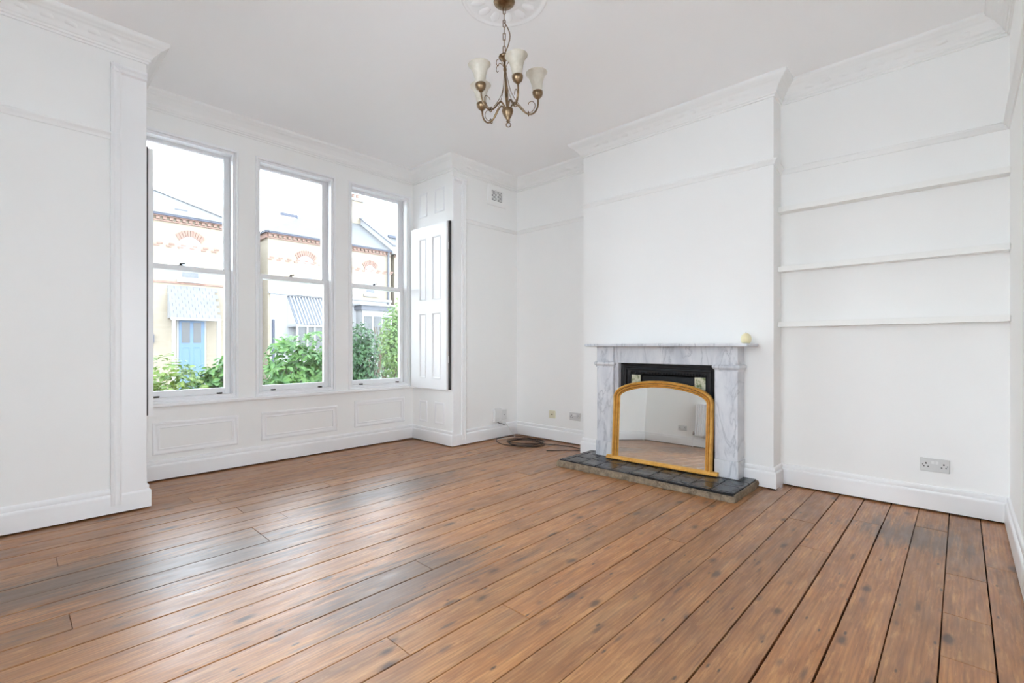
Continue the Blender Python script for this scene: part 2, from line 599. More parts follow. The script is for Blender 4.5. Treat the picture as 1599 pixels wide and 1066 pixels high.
# side walls stop behind the wall whose end they meet at an outward corner
TRIM = {'chimney_right': (4.065, 4.165), 'chimney_left': (4.065, 4.29), 'bay_right': (4.085, 4.69), 'bay_left': (4.085, 4.69)}
WIN = [(0.669, 1.394), (1.575, 2.300), (2.485, 3.214)]
WZ0, WZ1 = 0.61, 2.80
REAR_FILL = (0.20, 2.10, 0.35, 2.40)  # openings of the added windows, sized for fill light
SIDE = (-0.30, 1.36, 0.20, 2.15)
walls = {}
for i, s in enumerate(SIDES):
    op, th = [], 0.12
    if s == 'window':
        op, th = [(a, b, WZ0, WZ1) for a, b in WIN], 0.22
    if s == 'rear':
        op, th = [REAR_FILL], 0.14
    if s == 'right':
        op = [SIDE]
    if s == 'chimney':
        op, th = [(1.44, 2.25, 0.012, 0.92)], 0.10
    walls[s] = wall(i, th, op)
# stub returns that close the outer corners of the shell
MB().box(4.165, 4.42, -0.334, -0.214, -0.06, ZC).box(-0.88, -0.74, -0.334, -0.214, -0.06, ZC).build('wall_corner', 'wall', kind='structure')
MB().box(4.065, 4.42, 1.15, 2.636, 0.93, ZC).build('wall_chimney_core', 'wall', kind='structure')
MB().box(4.29, 4.41, 3.965, 4.085, -0.06, ZC).box(0.516, 0.636, 4.69, 4.91, -0.06, ZC).box(3.27, 3.39, 4.69, 4.91, -0.06, ZC).box(-0.88, -0.74, 3.965, 4.085, -0.06, ZC).build('wall_outer_corner', 'wall', kind='structure')

MB().box(-0.9, 4.45, -0.36, 4.93, ZC, ZC + 0.12).build('ceiling', 'ceiling', kind='structure')

# ------------------------------------------------------------------ floor: every board an object
floor = MB().box(-0.9, 4.43, -0.34, 4.9, -0.10, -0.026).build('floor', 'subfloor', kind='structure')
LINES = [-0.232, -0.087, 0.057, 0.203, 0.348, 0.497, 0.643, 0.794, 0.940, 1.094, 1.248, 1.400, 1.556, 1.702, 1.860, 2.009,
         2.165, 2.325, 2.470, 2.624, 2.790, 2.935, 3.080, 3.223, 3.380, 3.535, 3.695, 3.850, 4.005, 4.160, 4.315, 4.470, 4.625, 4.72]
JOINTS = {1.476: 0.967, 1.324: 1.423, 1.937: 1.412, 2.86: 1.0, 3.0: 1.0, 2.547: 0.17, 3.30: 0.17, 3.77: 1.014, 0.72: 3.374,
          -0.015: 3.07, 0.13: 3.75, 0.42: 3.62, 1.17: 2.55, 2.70: 3.0, 0.57: 2.95}
EXTRA = {-0.015: [2.61, 2.24], -0.16: [3.3]}
rj = random.Random(3)
for a, b in zip(LINES, LINES[1:]):
    mid = (a + b) / 2
    xs0, xs1 = -0.76, (4.30 if 2.7 < mid else 4.175)
    if mid > 3.965:
        xs0, xs1 = 0.63, 3.275
    cuts = []
    for d in (JOINTS,):
        for k, x in d.items():
            if a < k < b:
                cuts.append(x)
    for k, xx in EXTRA.items():
        if a < k < b:
            cuts += xx
    if not cuts:
        cuts = [rj.uniform(0.0, 3.6)] if rj.random() < 0.5 else []
    xs = [xs0] + sorted(c for c in cuts if xs0 < c < xs1) + [xs1]
    gap = rj.choice((0.0011, 0.0015, 0.0020, 0.0028, 0.0036))
    for x0, x1 in zip(xs, xs[1:]):
        dz = rj.uniform(-0.0018, 0.0)
        g0, g1 = gap * rj.uniform(0.6, 1.3), gap * rj.uniform(0.6, 1.3)
        m = MB()
        e = 0.0014
        r0 = [(x0 + e * .6, a + g0, -0.024), (x1 - e * .6, a + g1, -0.024), (x1 - e * .6, b - g1, -0.024), (x0 + e * .6, b - g0, -0.024)]
        r1 = [(x, y, dz - e) for x, y, z in r0]
        r2 = [(x0 + e * 1.6, a + g0 + e, dz), (x1 - e * 1.6, a + g1 + e, dz), (x1 - e * 1.6, b - g1 - e, dz), (x0 + e * 1.6, b - g0 - e, dz)]
        m.rings([r0, r1, r2])
        m.build('floor_board', 'wood', floor)

# ------------------------------------------------------------------ skirting, picture rail, cornice
SK = [(0, 0.165), (0.006, 0.165), (0.012, 0.158), (0.014, 0.148), (0.013, 0.137), (0.011, 0.131), (0.018, 0.128), (0.023, 0.121), (0.024, 0.112), (0.024, 0.011), (0, 0.011)]
p1 = [(3.965, 2.50)] + PLAN[4:] + PLAN[:4] + [(3.965, 1.238)]
sweep(p1, SK, ['baseboard_' + s for s in ['chimney_near_corner'] + SIDES[4:] + SIDES[:3] + ['chimney']], 'gloss', kind='structure')
PRL = [(0, 0.046), (0.012, 0.046), (0.026, 0.042), (0.030, 0.034), (0.027, 0.027), (0.016, 0.020), (0.012, 0.010), (0.008, 0.0), (0, 0.0)]
pp = [(2.42, -0.214)] + PLAN[1:7] + [(3.447, 3.965)]
pz = [2.395, 2.395, 2.42, 2.452, 2.455, 2.447, 2.443, 2.437]
sweep(pp, PRL, ['trim_%d' % (k + 1) for k in range(7)], 'wall', zs=pz, kind='structure')
sweep([(0.452, 3.965), PLAN[11], (-0.74, 2.30)], PRL, ['trim_8', 'trim_9'], 'wall', zs=[2.405, 2.405, 2.40], kind='structure')
CO = [(0, 0.0), (0.010, 0.0), (0.012, 0.012), (0.020, 0.016), (0.022, 0.028), (0.030, 0.032), (0.034, 0.046), (0.046, 0.062), (0.064, 0.078), (0.070, 0.090), (0.084, 0.094), (0.090, 0.104), (0.106, 0.112), (0.112, 0.124), (0.113, 0.141), (0, 0.141)]
cor = sweep(PLAN, CO, ['trim_%d' % (10 + k) for k in range(12)], 'wall', closed=True, zs=[2.962] * 12, kind='structure')
# leaf enrichment along the cornice: one small moulded leaf, repeated
leaf_me = None
for i, o in enumerate(cor):
    p, q = Vector(PLAN[i]), Vector(PLAN[(i + 1) % 12])
    d = (q - p); L = d.length; d.normalize(); nrm = Vector((-d.y, d.x))
    if L < 0.25 or SIDES[i] in ('bay_right', 'window', 'bay_left'):
        continue
    if leaf_me is None:
        m = MB()
        prof = [(-0.030, 0.0), (-0.020, 0.006), (0.0, 0.009), (0.020, 0.005), (0.032, 0.0)]
        rs = []
        for x, h in prof:
            rs.append([(x, 0.0, -0.016), (x, h * 0.7, -0.012), (x, h, 0.0), (x, h * 0.6, 0.012), (x, 0.0, 0.016)])
        m.rings(rs, False, False)
        tmp = m.build('cornice_leaf', 'wall')
        leaf_me = tmp.data
        for f in leaf_me.polygons:
            f.use_smooth = True
        bpy.data.objects.remove(tmp)
    n = int((L - 0.22) / 0.105)
    s0 = (L - (n - 1) * 0.105) / 2
    for k in range(n):
        c = p + d * (s0 + k * 0.105)
        lo = bpy.data.objects.new('cornice_leaf', leaf_me)
        COL.objects.link(lo)
        lo.parent = o
        th = math.atan2(d.y, d.x)
        lo.matrix_local = Matrix.Translation((c.x + nrm.x * 0.052, c.y + nrm.y * 0.052, 2.962 + 0.069)) @ Matrix.Rotation(th, 4, 'Z') @ Matrix.Rotation(R(-42), 4, 'X') @ Matrix.Rotation(R(8 if k % 2 else -8), 4, 'Y')

# ------------------------------------------------------------------ bay architraves and panelling
def arch(name, x0, x1, bead0, bead1, ztop, top):
    m = MB().box(x0, x1, 3.949, 3.966, 0.10, ztop)
    a = m.build(name, 'gloss', kind='structure', bevel=0.003)
    b = MB()
    lo, hi = bead0, bead1
    w = hi - lo
    prof = [(lo, 3.950), (lo, 3.938), (lo + w * .25, 3.932), (lo + w * .45, 3.940), (lo + w * .55, 3.940), (lo + w * .8, 3.934), (hi, 3.942), (hi, 3.950)]
    b.rings([[(x, y, 0.06) for x, y in prof], [(x, y, ztop) for x, y in prof]])
    smooth_angle(b.build('architrave_bead', 'gloss', a), 50)
    if top:
        b = MB()
        pr2 = [(3.950, ztop), (3.936, ztop), (3.930, ztop - .018), (3.940, ztop - .03), (3.933, ztop - .052), (3.950, ztop - .06)]
        b.rings([[(x0, y, z) for y, z in pr2], [(x1, y, z) for y, z in pr2]])
        b.build('architrave_bead', 'gloss', a)
    return a
arch('trim_22', 0.450, 0.636, 0.450, 0.506, 2.895, True)
arch('trim_23', 3.270, 3.447, 3.383, 3.447, 2.90, True)

DP = [(0.0, 0.0), (0.006, 0.007), (0.016, 0.008), (0.024, 0.003), (0.036, 0.002), (0.041, 0.005), (0.047, 0.005), (0.052, 0.0)]
wp = lambda a, b, h: (a, 4.690 - h, b)
for a0, a1, b0, b1 in ((0.79, 1.412, 0.205, 0.468), (1.602, 2.338, 0.208, 0.470), (2.527, 3.155, 0.214, 0.498)):
    smooth_angle(MB().frame(wp, a0, a1, b0, b1, DP).build('panel_moulding', 'gloss', walls['window']), 50)
rp = lambda a, b, h: (3.270 - h, a, b)
DP2 = [(0, 0), (0.004, 0.006), (0.013, 0.007), (0.020, 0.002), (0.028, 0.0)]
for a0, a1, b0, b1 in ((4.41, 4.555, 0.216, 0.462), (4.10, 4.272, 0.218, 0.464), (4.41, 4.56, 2.55, 2.83), (4.10, 4.272, 2.56, 2.83)):
    smooth_angle(MB().frame(rp, a0, a1, b0, b1, DP2).build('panel_moulding', 'gloss', walls['bay_right']), 50)
lp = lambda a, b, h: (0.636 + h, a, b)
for a0, a1, b0, b1 in ((4.41, 4.555, 0.216, 0.462), (4.10, 4.272, 0.218, 0.464)):
    smooth_angle(MB().frame(lp, a0, a1, b0, b1, DP2).build('panel_moulding', 'gloss', walls['bay_left']), 50)

# window board across the bay
MB().box(0.636, 3.27, 4.655, 4.80, 0.592, 0.618).build('trim_24', 'gloss', kind='structure', bevel=0.006)

# ------------------------------------------------------------------ sash windows
def sash(x0, x1, y0, y1, z0, z1, st, top, bot, parent, name):
    m = MB()
    m.box(x0, x0 + st, y0, y1, z0, z1).box(x1 - st, x1, y0, y1, z0, z1)
    m.box(x0 + st, x1 - st, y0, y1, z1 - top, z1).box(x0 + st, x1 - st, y0, y1, z0, z0 + bot)
    s = m.build(name, 'sash', parent, bevel=0.003)
    yc = (y0 + y1) / 2
    MB().box(x0 + st - 0.006, x1 - st + 0.006, yc - 0.002, yc + 0.002, z0 + bot - 0.006, z1 - top + 0.006).build('pane', 'pane', s)
    # glazing bead
    P = lambda a, b, h: (a, y0 - h + 0.012, b)
    return s
for i, (a, b) in enumerate(WIN):
    fr = MB()
    # box frame: linings, stops and outer frame
    for x0, x1 in ((a - 0.004, a + 0.012), (b - 0.012, b + 0.004)):
        fr.box(x0, x1, 4.705, 4.90, WZ0, WZ1)
    fr.box(a, b, 4.705, 4.90, WZ1 - 0.012, WZ1 + 0.002)
    fr.box(a, b, 4.80, 4.93, WZ0 - 0.04, WZ0 + 0.02)
    f = fr.build('window_%d' % (i + 1), 'sash', kind='structure')
    # staff bead at the wall face and parting bead between the sashes
    P = lambda u, v, h: (u, 4.690 - h, v)
    smooth_angle(MB().frame(P, a - 0.022, b + 0.022, WZ0 + 0.004, WZ1 + 0.022, [(0, 0), (0.002, 0.008), (0.012, 0.012), (0.022, 0.006), (0.024, -0.02), (0.034, -0.02), (0.036, -0.012), (0.044, -0.012), (0.046, -0.07)]).build('staff_bead', 'sash', f), 50)
    pb = MB()
    pb.box(a + 0.012, a + 0.024, 4.812, 4.820, WZ0, WZ1).box(b - 0.024, b - 0.012, 4.812, 4.820, WZ0, WZ1)
    pb.build('parting_bead', 'sash', f)
    lo = sash(a + 0.014, b - 0.014, 4.767, 4.811, 0.619, 1.757, 0.052, 0.040, 0.092, f, 'lower_sash')
    up = sash(a + 0.014, b - 0.014, 4.821, 4.865, 1.717, 2.802, 0.048, 0.040, 0.040, f, 'upper_sash')
    # sash horns
    for x in (a + 0.014, b - 0.062):
        MB().rings([[(x, 4.822, 1.72), (x + .046, 4.822, 1.72), (x + .046, 4.862, 1.72), (x, 4.862, 1.72)],
                    [(x + .004, 4.826, 1.69), (x + .040, 4.826, 1.69), (x + .040, 4.858, 1.69), (x + .004, 4.858, 1.69)],
                    [(x + .012, 4.832, 1.665), (x + .030, 4.832, 1.665), (x + .030, 4.852, 1.665), (x + .012, 4.852, 1.665)]]).build('sash_horn', 'sash', up)
    # brass fastener on the meeting rail, hook lifts on the bottom rail
    xc = (a + b) / 2
    MB().lathe([(0.0, 0), (0.016, 0), (0.016, 0.006), (0.008, 0.012), (0.007, 0.022), (0.0, 0.024)], (xc - 0.03, 4.792, 1.757), 12).tube([(xc - 0.03, 4.792, 1.775), (xc - 0.0, 4.785, 1.780)], 0.005, 6).build('sash_fastener', 'dark_metal', lo, smooth=True)
    for x in (a + 0.16, b - 0.11):
        m = MB().box(x - 0.022, x + 0.022, 4.7632, 4.768, 0.655, 0.672)
        m.tube([(x - 0.016, 4.765, 0.664), (x - 0.012, 4.748, 0.660), (x + 0.012, 4.748, 0.660), (x + 0.016, 4.765, 0.664)], 0.005, 6)
        m.build('sash_lift', 'dark_metal', lo)
    MB().lathe([(0.0, 0), (0.007, 0), (0.006, 0.006), (0, 0.008)], (b - 0.075, 4.79, 1.757), 10).build('screw_head', 'dark_metal', lo)

# two plain casement windows added out of view, to fill the room with light
def fill_casement(num, trim, to, u0, u1, z0, z1, n):
    """to(u, d, z): u along the wall, d into the wall from its room face"""
    def bar(m, a, b, d0, d1, c, e):
        p, q = Vector(to(a, d0, c)), Vector(to(b, d1, e))
        return m.box(min(p.x, q.x), max(p.x, q.x), min(p.y, q.y), max(p.y, q.y), c, e)
    m = MB()
    bar(m, u0, u0 + .05, .02, .11, z0, z1); bar(m, u1 - .05, u1, .02, .11, z0, z1)
    bar(m, u0, u1, .02, .11, z1 - .05, z1); bar(m, u0, u1, .02, .11, z0, z0 + .05)
    step = (u1 - u0 - .05) / n
    for k in range(1, n):
        bar(m, u0 + k * step, u0 + k * step + .05, .02, .11, z0, z1)
    f = m.build('window_%d' % num, 'sash', kind='structure')  # numbered on from the bay windows, but added for fill light
    for k in range(n):
        a, b = u0 + .05 + k * step, u0 + (k + 1) * step
        m = MB()
        bar(m, a, a + .035, .05, .08, z0 + .05, z1 - .05); bar(m, b - .035, b, .05, .08, z0 + .05, z1 - .05)
        bar(m, a, b, .05, .08, z0 + .05, z0 + .09); bar(m, a, b, .05, .08, z1 - .09, z1 - .05)
        c = m.build('fill_casement', 'sash', f)
        bar(MB(), a + .03, b - .03, .063, .067, z0 + .085, z1 - .085).build('pane', 'pane', c)
    bar(MB(), u0 - .06, u1 + .06, -.06, .02, z0 - .03, z0).build('trim_%d' % trim, 'gloss', kind='structure', bevel=.004)
    P = lambda u, v, h: to(u, -h, v)
    MB().frame(P, u0 - .09, u1 + .09, z0, z1 + .09, [(0, 0), (0, .02), (.03, .024), (.06, .014), (.09, .012), (.09, 0)]).build('trim_%d' % (trim + 1), 'gloss', kind='structure')
fill_casement(4, 25, lambda u, d, z: (-0.74 - d, u, z), *REAR_FILL, 2)
fill_casement(5, 27, lambda u, d, z: (u, -0.214 - d, z), *SIDE, 3)

# ------------------------------------------------------------------ shutters
def shutter(x0, x1, label, front):
    """folded shutter leaf standing against a bay return; front = +1 faces +X, -1 faces -X"""
    t = thing('window_shutter', ((x0 + x1) / 2, 4.33, 0.608), label, 'shutter')
    ys = [4.0, 4.10, 4.255, 4.365, 4.49, 4.65]
    zs = [0.608, 0.722, 1.450, 1.590, 2.293, 2.42]
    m = MB()
    for i in range(5):
        for j in range(5):
            if i in (1, 3) and j in (1, 3):
                continue
            m.box(x0, x1, ys[i], ys[i + 1], zs[j], zs[j + 1])
    m.build('leaf_frame', 'gloss', t)
    fx = x1 if front > 0 else x0
    for i in (1, 3):
        for j in (1, 3):
            P = lambda a, b, h: (fx + front * h, a, b)
            inner = MB().box(min(x0, x1) + .007, max(x0, x1) - .007, ys[i], ys[i + 1], zs[j], zs[j + 1]).build('panel', 'gloss', t)
            smooth_angle(MB().frame(P, ys[i], ys[i + 1], zs[j], zs[j + 1], [(0, 0.001), (0.006, 0.004), (0.014, -0.001), (0.020, -0.007)]).build('panel_moulding', 'gloss', inner), 50)
    for z in (0.90, 2.12):
        bx = (x0 - 0.012, x0) if front > 0 else (x1, x1 + 0.012)
        MB().box(bx[0], bx[1], 3.995, 4.03, z, z + 0.075).build('hinge', 'plastic', t)
    # second leaf folded behind, coloured near-black to paint the shaded gap
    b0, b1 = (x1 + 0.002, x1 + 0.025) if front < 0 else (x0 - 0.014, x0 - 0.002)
    MB().box(b0, b1, 3.982 if front < 0 else 3.99, 4.65, 0.612, 2.425).build('folded_leaf', 'gap_shade', t)
    return t
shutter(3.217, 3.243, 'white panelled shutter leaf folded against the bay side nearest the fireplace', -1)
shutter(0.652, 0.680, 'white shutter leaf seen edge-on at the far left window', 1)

# ------------------------------------------------------------------ fireplace surround
sx = 3.815
fs = thing('fireplace_surround', (3.89, 1.87, 0.062), 'grey veined white marble fireplace surround with mantel shelf on the chimney breast', 'fireplace')
ZH = 0.062
for y0, y1 in ((1.238, 1.405), (2.322, 2.500)):
    MB().box(sx, 3.964, y0, y1, 0.197, 0.886).build('pilaster', 'marble', fs, bevel=0.003)
    MB().box(sx - 0.007, 3.964, y0 - 0.006, y1 + 0.006, ZH, 0.197).build('plinth_block', 'marble', fs, bevel=0.003)
    cp = [(0, 0.884), (0.004, 0.884), (0.005, 0.897), (0.014, 0.906), (0.020, 0.916), (0.020, 0.926), (0.010, 0.936), (0, 0.936)]
    rs = []
    for d, z in [(0.004, 0.884), (0.005, 0.896), (0.013, 0.904), (0.020, 0.914), (0.020, 0.926), (0.008, 0.936)]:
        rs.append([(sx - d, y0 - d, z), (3.964, y0 - d, z), (3.964, y1 + d, z), (sx - d, y1 + d, z)])
    MB().rings(rs).build('capital', 'marble', fs)
    MB().box(sx - 0.002, 3.964, y0, y1, 0.936, 1.076).build('corner_block', 'marble', fs, bevel=0.002)
MB().box(3.832, 3.964, 1.405, 2.322, 0.928, 1.076).build('frieze', 'marble', fs, bevel=0.002)
for y0, y1 in ((1.405, 1.418), (2.280, 2.322)):
    MB().box(3.834, 3.964, y0, y1, ZH, 0.928).build('slip', 'marble', fs, bevel=0.002)
rs = []
for d, z in [(0.010, 1.076), (0.002, 1.080), (0.0, 1.086), (0.0, 1.096), (0.004, 1.101)]:
    rs.append([(3.700 + d, 1.135 + d, z), (3.964, 1.135 + d, z), (3.964, 2.560 - d, z), (3.700 + d, 2.560 - d, z)])
MB().rings(rs).build('mantel_shelf', 'marble', fs)

# cast-iron insert
fi = thing('fireplace_insert', (3.92, 1.85, 0.062), 'black cast iron fireplace insert with tiled cheeks inside the marble surround', 'fireplace')
IP = lambda a, b, h: (3.885 - h, a, b)
m = MB().frame(IP, 1.419, 2.279, 0.064, 0.926, [(0, -0.05), (0, 0.006), (0.010, 0.010), (0.020, 0.002), (0.036, 0.0), (0.042, 0.008), (0.052, 0.008), (0.058, -0.004), (0.082, -0.008), (0.086, -0.002), (0.092, -0.004), (0.096, -0.05)])
smooth_angle(m.build('insert_frame', 'iron', fi), 45)
bd = MB()
k = 1.50
while k < 2.20:
    bd.box(k, k, 0, 0, 0, 0) if False else None
    MBv = [(3.889, k, 0.842), (3.881, k + 0.009, 0.842), (3.889, k + 0.018, 0.842), (3.892, k + 0.009, 0.858), (3.889, k + 0.009, 0.826)]
    bd.add(MBv, [(0, 1, 3), (1, 2, 3), (0, 4, 1), (1, 4, 2)])
    k += 0.026
bd.build('beaded_edge', 'iron', fi, kind='stuff')
MB().box(3.925, 3.945, 1.60, 2.10, 0.70, 0.82).build('hood', 'iron', fi, bevel=0.006)
for yy in (1.515, 2.095):
    MB().box(3.905, 3.93, yy - 0.004, yy + 0.094, 0.066, 0.828).build('cheek_frame', 'iron', fi)
    for k in range(5):
        MB().box(3.899, 3.906, yy, yy + 0.090, 0.076 + k * 0.150, 0.222 + k * 0.150).build('cheek_tile', 'fire_tile', fi, bevel=0.002)
MB().box(4.20, 4.22, 1.45, 2.25, -0.02, 0.93).box(3.93, 4.20, 1.443, 1.455, -0.02, 0.93).box(3.93, 4.20, 2.24, 2.248, -0.02, 0.93).box(3.95, 4.20, 1.45, 2.25, 0.912, 0.92).box(3.95, 4.2, 1.45, 2.25, -0.02, 0.06).build('firebox', 'soot', fi)
for k in range(7):
    y = 1.66 + k * 0.064
    MB().tube([(3.935, y, 0.20), (3.925, y, 0.28)], 0.006, 6).build('grate_bar', 'iron', fi)
MB().box(3.925, 3.94, 1.615, 2.09, 0.192, 0.204).box(3.92, 3.935, 1.615, 2.09, 0.276, 0.286).build('grate_rail', 'iron', fi)

# ------------------------------------------------------------------ hearth
ht = thing('hearth', (3.62, 1.89, 0.0), 'low hearth of black glazed tiles on a rough cement slab before the fireplace', 'hearth')
m = MB()
rh = random.Random(5)
n = 46
ring_b, ring_m, ring_t = [], [], []
out = []
for k in range(n):
    out.append((3.405 + 0.03 * k / n, 2.652 - (2.652 - 1.128) * k / n))
for k in range(12):
    out.append((3.435 + (3.94 - 3.435) * k / 12, 1.128))
out += [(3.94, 1.128), (3.94, 2.652)]
for k in range(1, 12):
    out.append((3.94 - (3.94 - 3.405) * k / 12, 2.652))
for x, y in out:
    j = lambda s: rh.uniform(-s, s)
    on_back = x > 3.93
    ring_b.append((x - (0 if on_back else 0.012) + (0 if on_back else j(.008)), y + j(.006), 0.001))
    ring_m.append((x - (0 if on_back else .004) + (0 if on_back else j(.006)), y + j(.006), 0.03 + j(.004)))
    ring_t.append((x + (0 if on_back else .006), y, 0.052))
m.rings([ring_b, ring_m, ring_t])
m.build('cement_slab', 'cement', ht)
MB().box(3.425, 3.80, 1.141, 2.643, 0.045, 0.0555).build('grout_bed', 'soot', ht)
cols = [1.140 + 0.161 * k for k in range(10)] + [2.644]
rows = [3.424, 3.452, 3.616, 3.780, 3.942]
for i in range(len(cols) - 1):
    for j in range(4):
        a0, a1, b0, b1 = cols[i] + .0028, cols[i + 1] - .0028, rows[j] + .0028, rows[j + 1] - .0028
        if b1 > 3.81:
            if 1.232 < (a0 + a1) / 2 < 2.505:
                b1 = 3.806
            if b1 - b0 < 0.02:
                continue
        dz = rh.uniform(-.001, .001)
        zz = 0.062 + dz
        e = .003
        MB().rings([[(b0, a0, .050), (b1, a0, .050), (b1, a1, .050), (b0, a1, .050)], [(b0, a0, zz - e), (b1, a0, zz - e), (b1, a1, zz - e), (b0, a1, zz - e)],
                    [(b0 + e, a0 + e, zz), (b1 - e, a0 + e, zz), (b1 - e, a1 - e, zz), (b0 + e, a1 - e, zz)]]).build('hearth_tile', 'tile', ht)

# ------------------------------------------------------------------ overmantel mirror leaning in the opening
mt = thing('overmantel_mirror', (3.78, 1.864, 0.0655), 'arched gilt-framed mirror leaning upright on the black tiled hearth', 'mirror')
psi, th = R(2.0), R(4.25)
n_ = Vector((-math.cos(th) * math.cos(psi), -math.cos(th) * math.sin(psi), math.sin(th)))
ex = Vector((-math.sin(psi), math.cos(psi), 0))
upv = n_.cross(ex)
if upv.z < 0:
    upv = -upv
MO = Vector((3.78, 1.862, 0.066))
def ML(s, t, h):
    return MO + ex * s + upv * t + n_ * h
# outer outline (half), s from centre, t up; mirrored
half = [(0.440, 0.020), (0.440, 0.20), (0.440, 0.40), (0.440, 0.560), (0.432, 0.592), (0.412, 0.622), (0.382, 0.645), (0.335, 0.668), (0.27, 0.688), (0.19, 0.704), (0.10, 0.715), (0.0, 0.719)]
outl = [(s, t) for s, t in half] + [(-s, t) for s, t in reversed(half[:-1])]
def offset(poly, d):
    out = []
    for i, (x, y) in enumerate(poly):
        a = Vector(poly[max(i - 1, 0)]); b = Vector(poly[min(i + 1, len(poly) - 1)])
        t = (b - a).normalized()
        out.append((x - t.y * d, y + t.x * d))
    return out
fprof = [(0.0, -0.012), (0.0, 0.016), (0.004, 0.028), (0.011, 0.033), (0.018, 0.029), (0.0215, 0.018), (0.0225, 0.008), (0.0265, 0.008), (0.0275, 0.018), (0.032, 0.024), (0.0375, 0.020), (0.0405, 0.010), (0.0415, 0.003), (0.045, 0.003), (0.046, 0.009), (0.050, 0.012), (0.055, 0.008), (0.058, 0.0), (0.058, -0.012)]
rs = []
for d, h in fprof:
    rs.append([ML(s, t, h) for s, t in offset(outl, d)])
m = MB().rings(rs, False, False)
smooth_angle(m.build('gilt_frame', 'gold', mt), 55)
for g in ((0.0212, 0.0278, 0.0095), (0.0402, 0.0462, 0.0045)):
    MB().rings([[ML(s, t, g[2]) for s, t in offset(outl, d)] for d in (g[0], g[1])], False, False).build('frame_groove', 'groove_shade_gold', mt)  # dark strips paint the shade down in the frame's grooves
m = MB()
bp = [(-0.012, 0.0), (0.034, 0.0), (0.038, 0.006), (0.034, 0.012), (0.030, 0.013), (0.030, 0.017), (0.026, 0.026), (0.018, 0.030), (-0.012, 0.030)]
m.rings([[ML(-0.487, t, h) for h, t in bp], [ML(0.487, t, h) for h, t in bp]])
smooth_angle(m.build('base_rail', 'gold', mt), 50)
gl = [(s, t) for s, t in offset(outl, 0.052)]
gl[0] = (gl[0][0], 0.02); gl[-1] = (gl[-1][0], 0.02)
m = MB()
nn = len(gl)
m.add([ML(s, t, 0.0) for s, t in gl] + [ML(s, t, -0.004) for s, t in gl], [tuple(range(nn)), tuple(range(2 * nn - 1, nn - 1, -1))] + [(i, (i + 1) % nn, nn + (i + 1) % nn, nn + i) for i in range(nn)])
m.build('mirror_glass', 'mirror', mt)
ol = offset(outl, 0.004)
m = MB()
m.add([ML(s, t, -0.006) for s, t in ol] + [ML(s, t, -0.013) for s, t in ol], [tuple(range(nn)), tuple(range(2 * nn - 1, nn - 1, -1))] + [(i, (i + 1) % nn, nn + (i + 1) % nn, nn + i) for i in range(nn)])
m.build('backboard', 'soot', mt)

# candle on the mantel
cd = thing('candle', (3.85, 1.189, 1.101), 'pale yellow dome-shaped candle on the right end of the mantel shelf', 'candle')
MB().lathe([(0.0, 0.0), (0.026, 0.0), (0.033, 0.010), (0.037, 0.028), (0.036, 0.046), (0.030, 0.062), (0.018, 0.073), (0.006, 0.077), (0.0, 0.077)], (3.85, 1.189, 1.1012), 24).build('wax', 'candle', cd, smooth=True)
MB().tube([(3.85, 1.189, 1.176), (3.851, 1.190, 1.186)], 0.0012, 6).build('wick', 'wick', cd)

# ------------------------------------------------------------------ alcove shelves
for z, lab in ((2.109, 'highest of three white shelves in the alcove right of the chimney breast'),
               (1.653, 'middle of three white shelves in the alcove right of the chimney breast'),
               (1.228, 'lowest of three white shelves in the alcove, above the double socket')):
    t = thing('wall_shelf', (4.12, 0.41, z), lab, 'shelf', 'white alcove shelves')
    MB().box(4.078, 4.164, -0.2135, 1.0295, z, z + 0.038).build('board', 'shelf', t, bevel=0.002)
    MB().box(4.070, 4.078, -0.2105, 1.0275, z - 0.001, z + 0.039).build('front_lipping', 'shelf', t, bevel=0.0015)
    for y in (0.1, 0.75):
        MB().lathe([(0, 0), (0.006, 0), (0.006, 0.0015), (0, 0.002)], (4.12, y, z - 0.002), 10).build('screw_cap', 'plastic', t)

# ------------------------------------------------------------------ sockets and boxes
def socket(wallx, y0, y1, z0, z1, face, label, grey):
    """double switched socket on an X wall; face -1 looks to -X, +1 to +X"""
    t = thing('wall_socket', (wallx, (y0 + y1) / 2, z0), label, 'socket')
    X = lambda h: wallx + face * h
    P = lambda a, b, h: (X(h), a, b)
    m = MB().frame(P, y0, y1, z0, z1, [(0, 0), (0, 0.006), (0.003, 0.009)])
    m.add([P(y0 + .003, z0 + .003, .009), P(y1 - .003, z0 + .003, .009), P(y1 - .003, z1 - .003, .009), P(y0 + .003, z1 - .003, .009)], [(0, 1, 2, 3)])
    m.build('plate', grey, t)
    w, h = y1 - y0, z1 - z0
    yc, zc = (y0 + y1) / 2, (z0 + z1) / 2
    bx = lambda ya, yb, za, zb, d0, d1: MB().box(min(X(d0), X(d1)), max(X(d0), X(d1)), ya, yb, za, zb)
    for s in (-1, 1):
        cy = yc + s * w * 0.30
        bx(cy - .0035, cy + .0035, zc + .004, zc + .014, .0085, .0096).build('pin_hole', 'hole', t)
        for q in (-1, 1):
            bx(cy + q * .011 - .004, cy + q * .011 + .004, zc - .014, zc - .008, .0085, .0096).build('pin_hole', 'hole', t)
        cy2 = yc + s * w * 0.07
        bx(cy2 - .007, cy2 + .007, zc + .008, zc + .026, .0085, .013).build('switch_rocker', 'plastic', t)
        cy3 = yc + s * w * 0.415
        bx(cy3 - .0025, cy3 + .0025, zc - .0025, zc + .0025, .0085, .0097).build('screw', 'hole', t)
    return t
socket(4.165, 0.053, 0.199, 0.258, 0.345, -1, 'pale double wall socket under the alcove shelves', 'socket')
socket(4.29, 3.018, 3.166, 0.262, 0.350, -1, 'pale double wall socket just left of the chimney breast', 'socket')
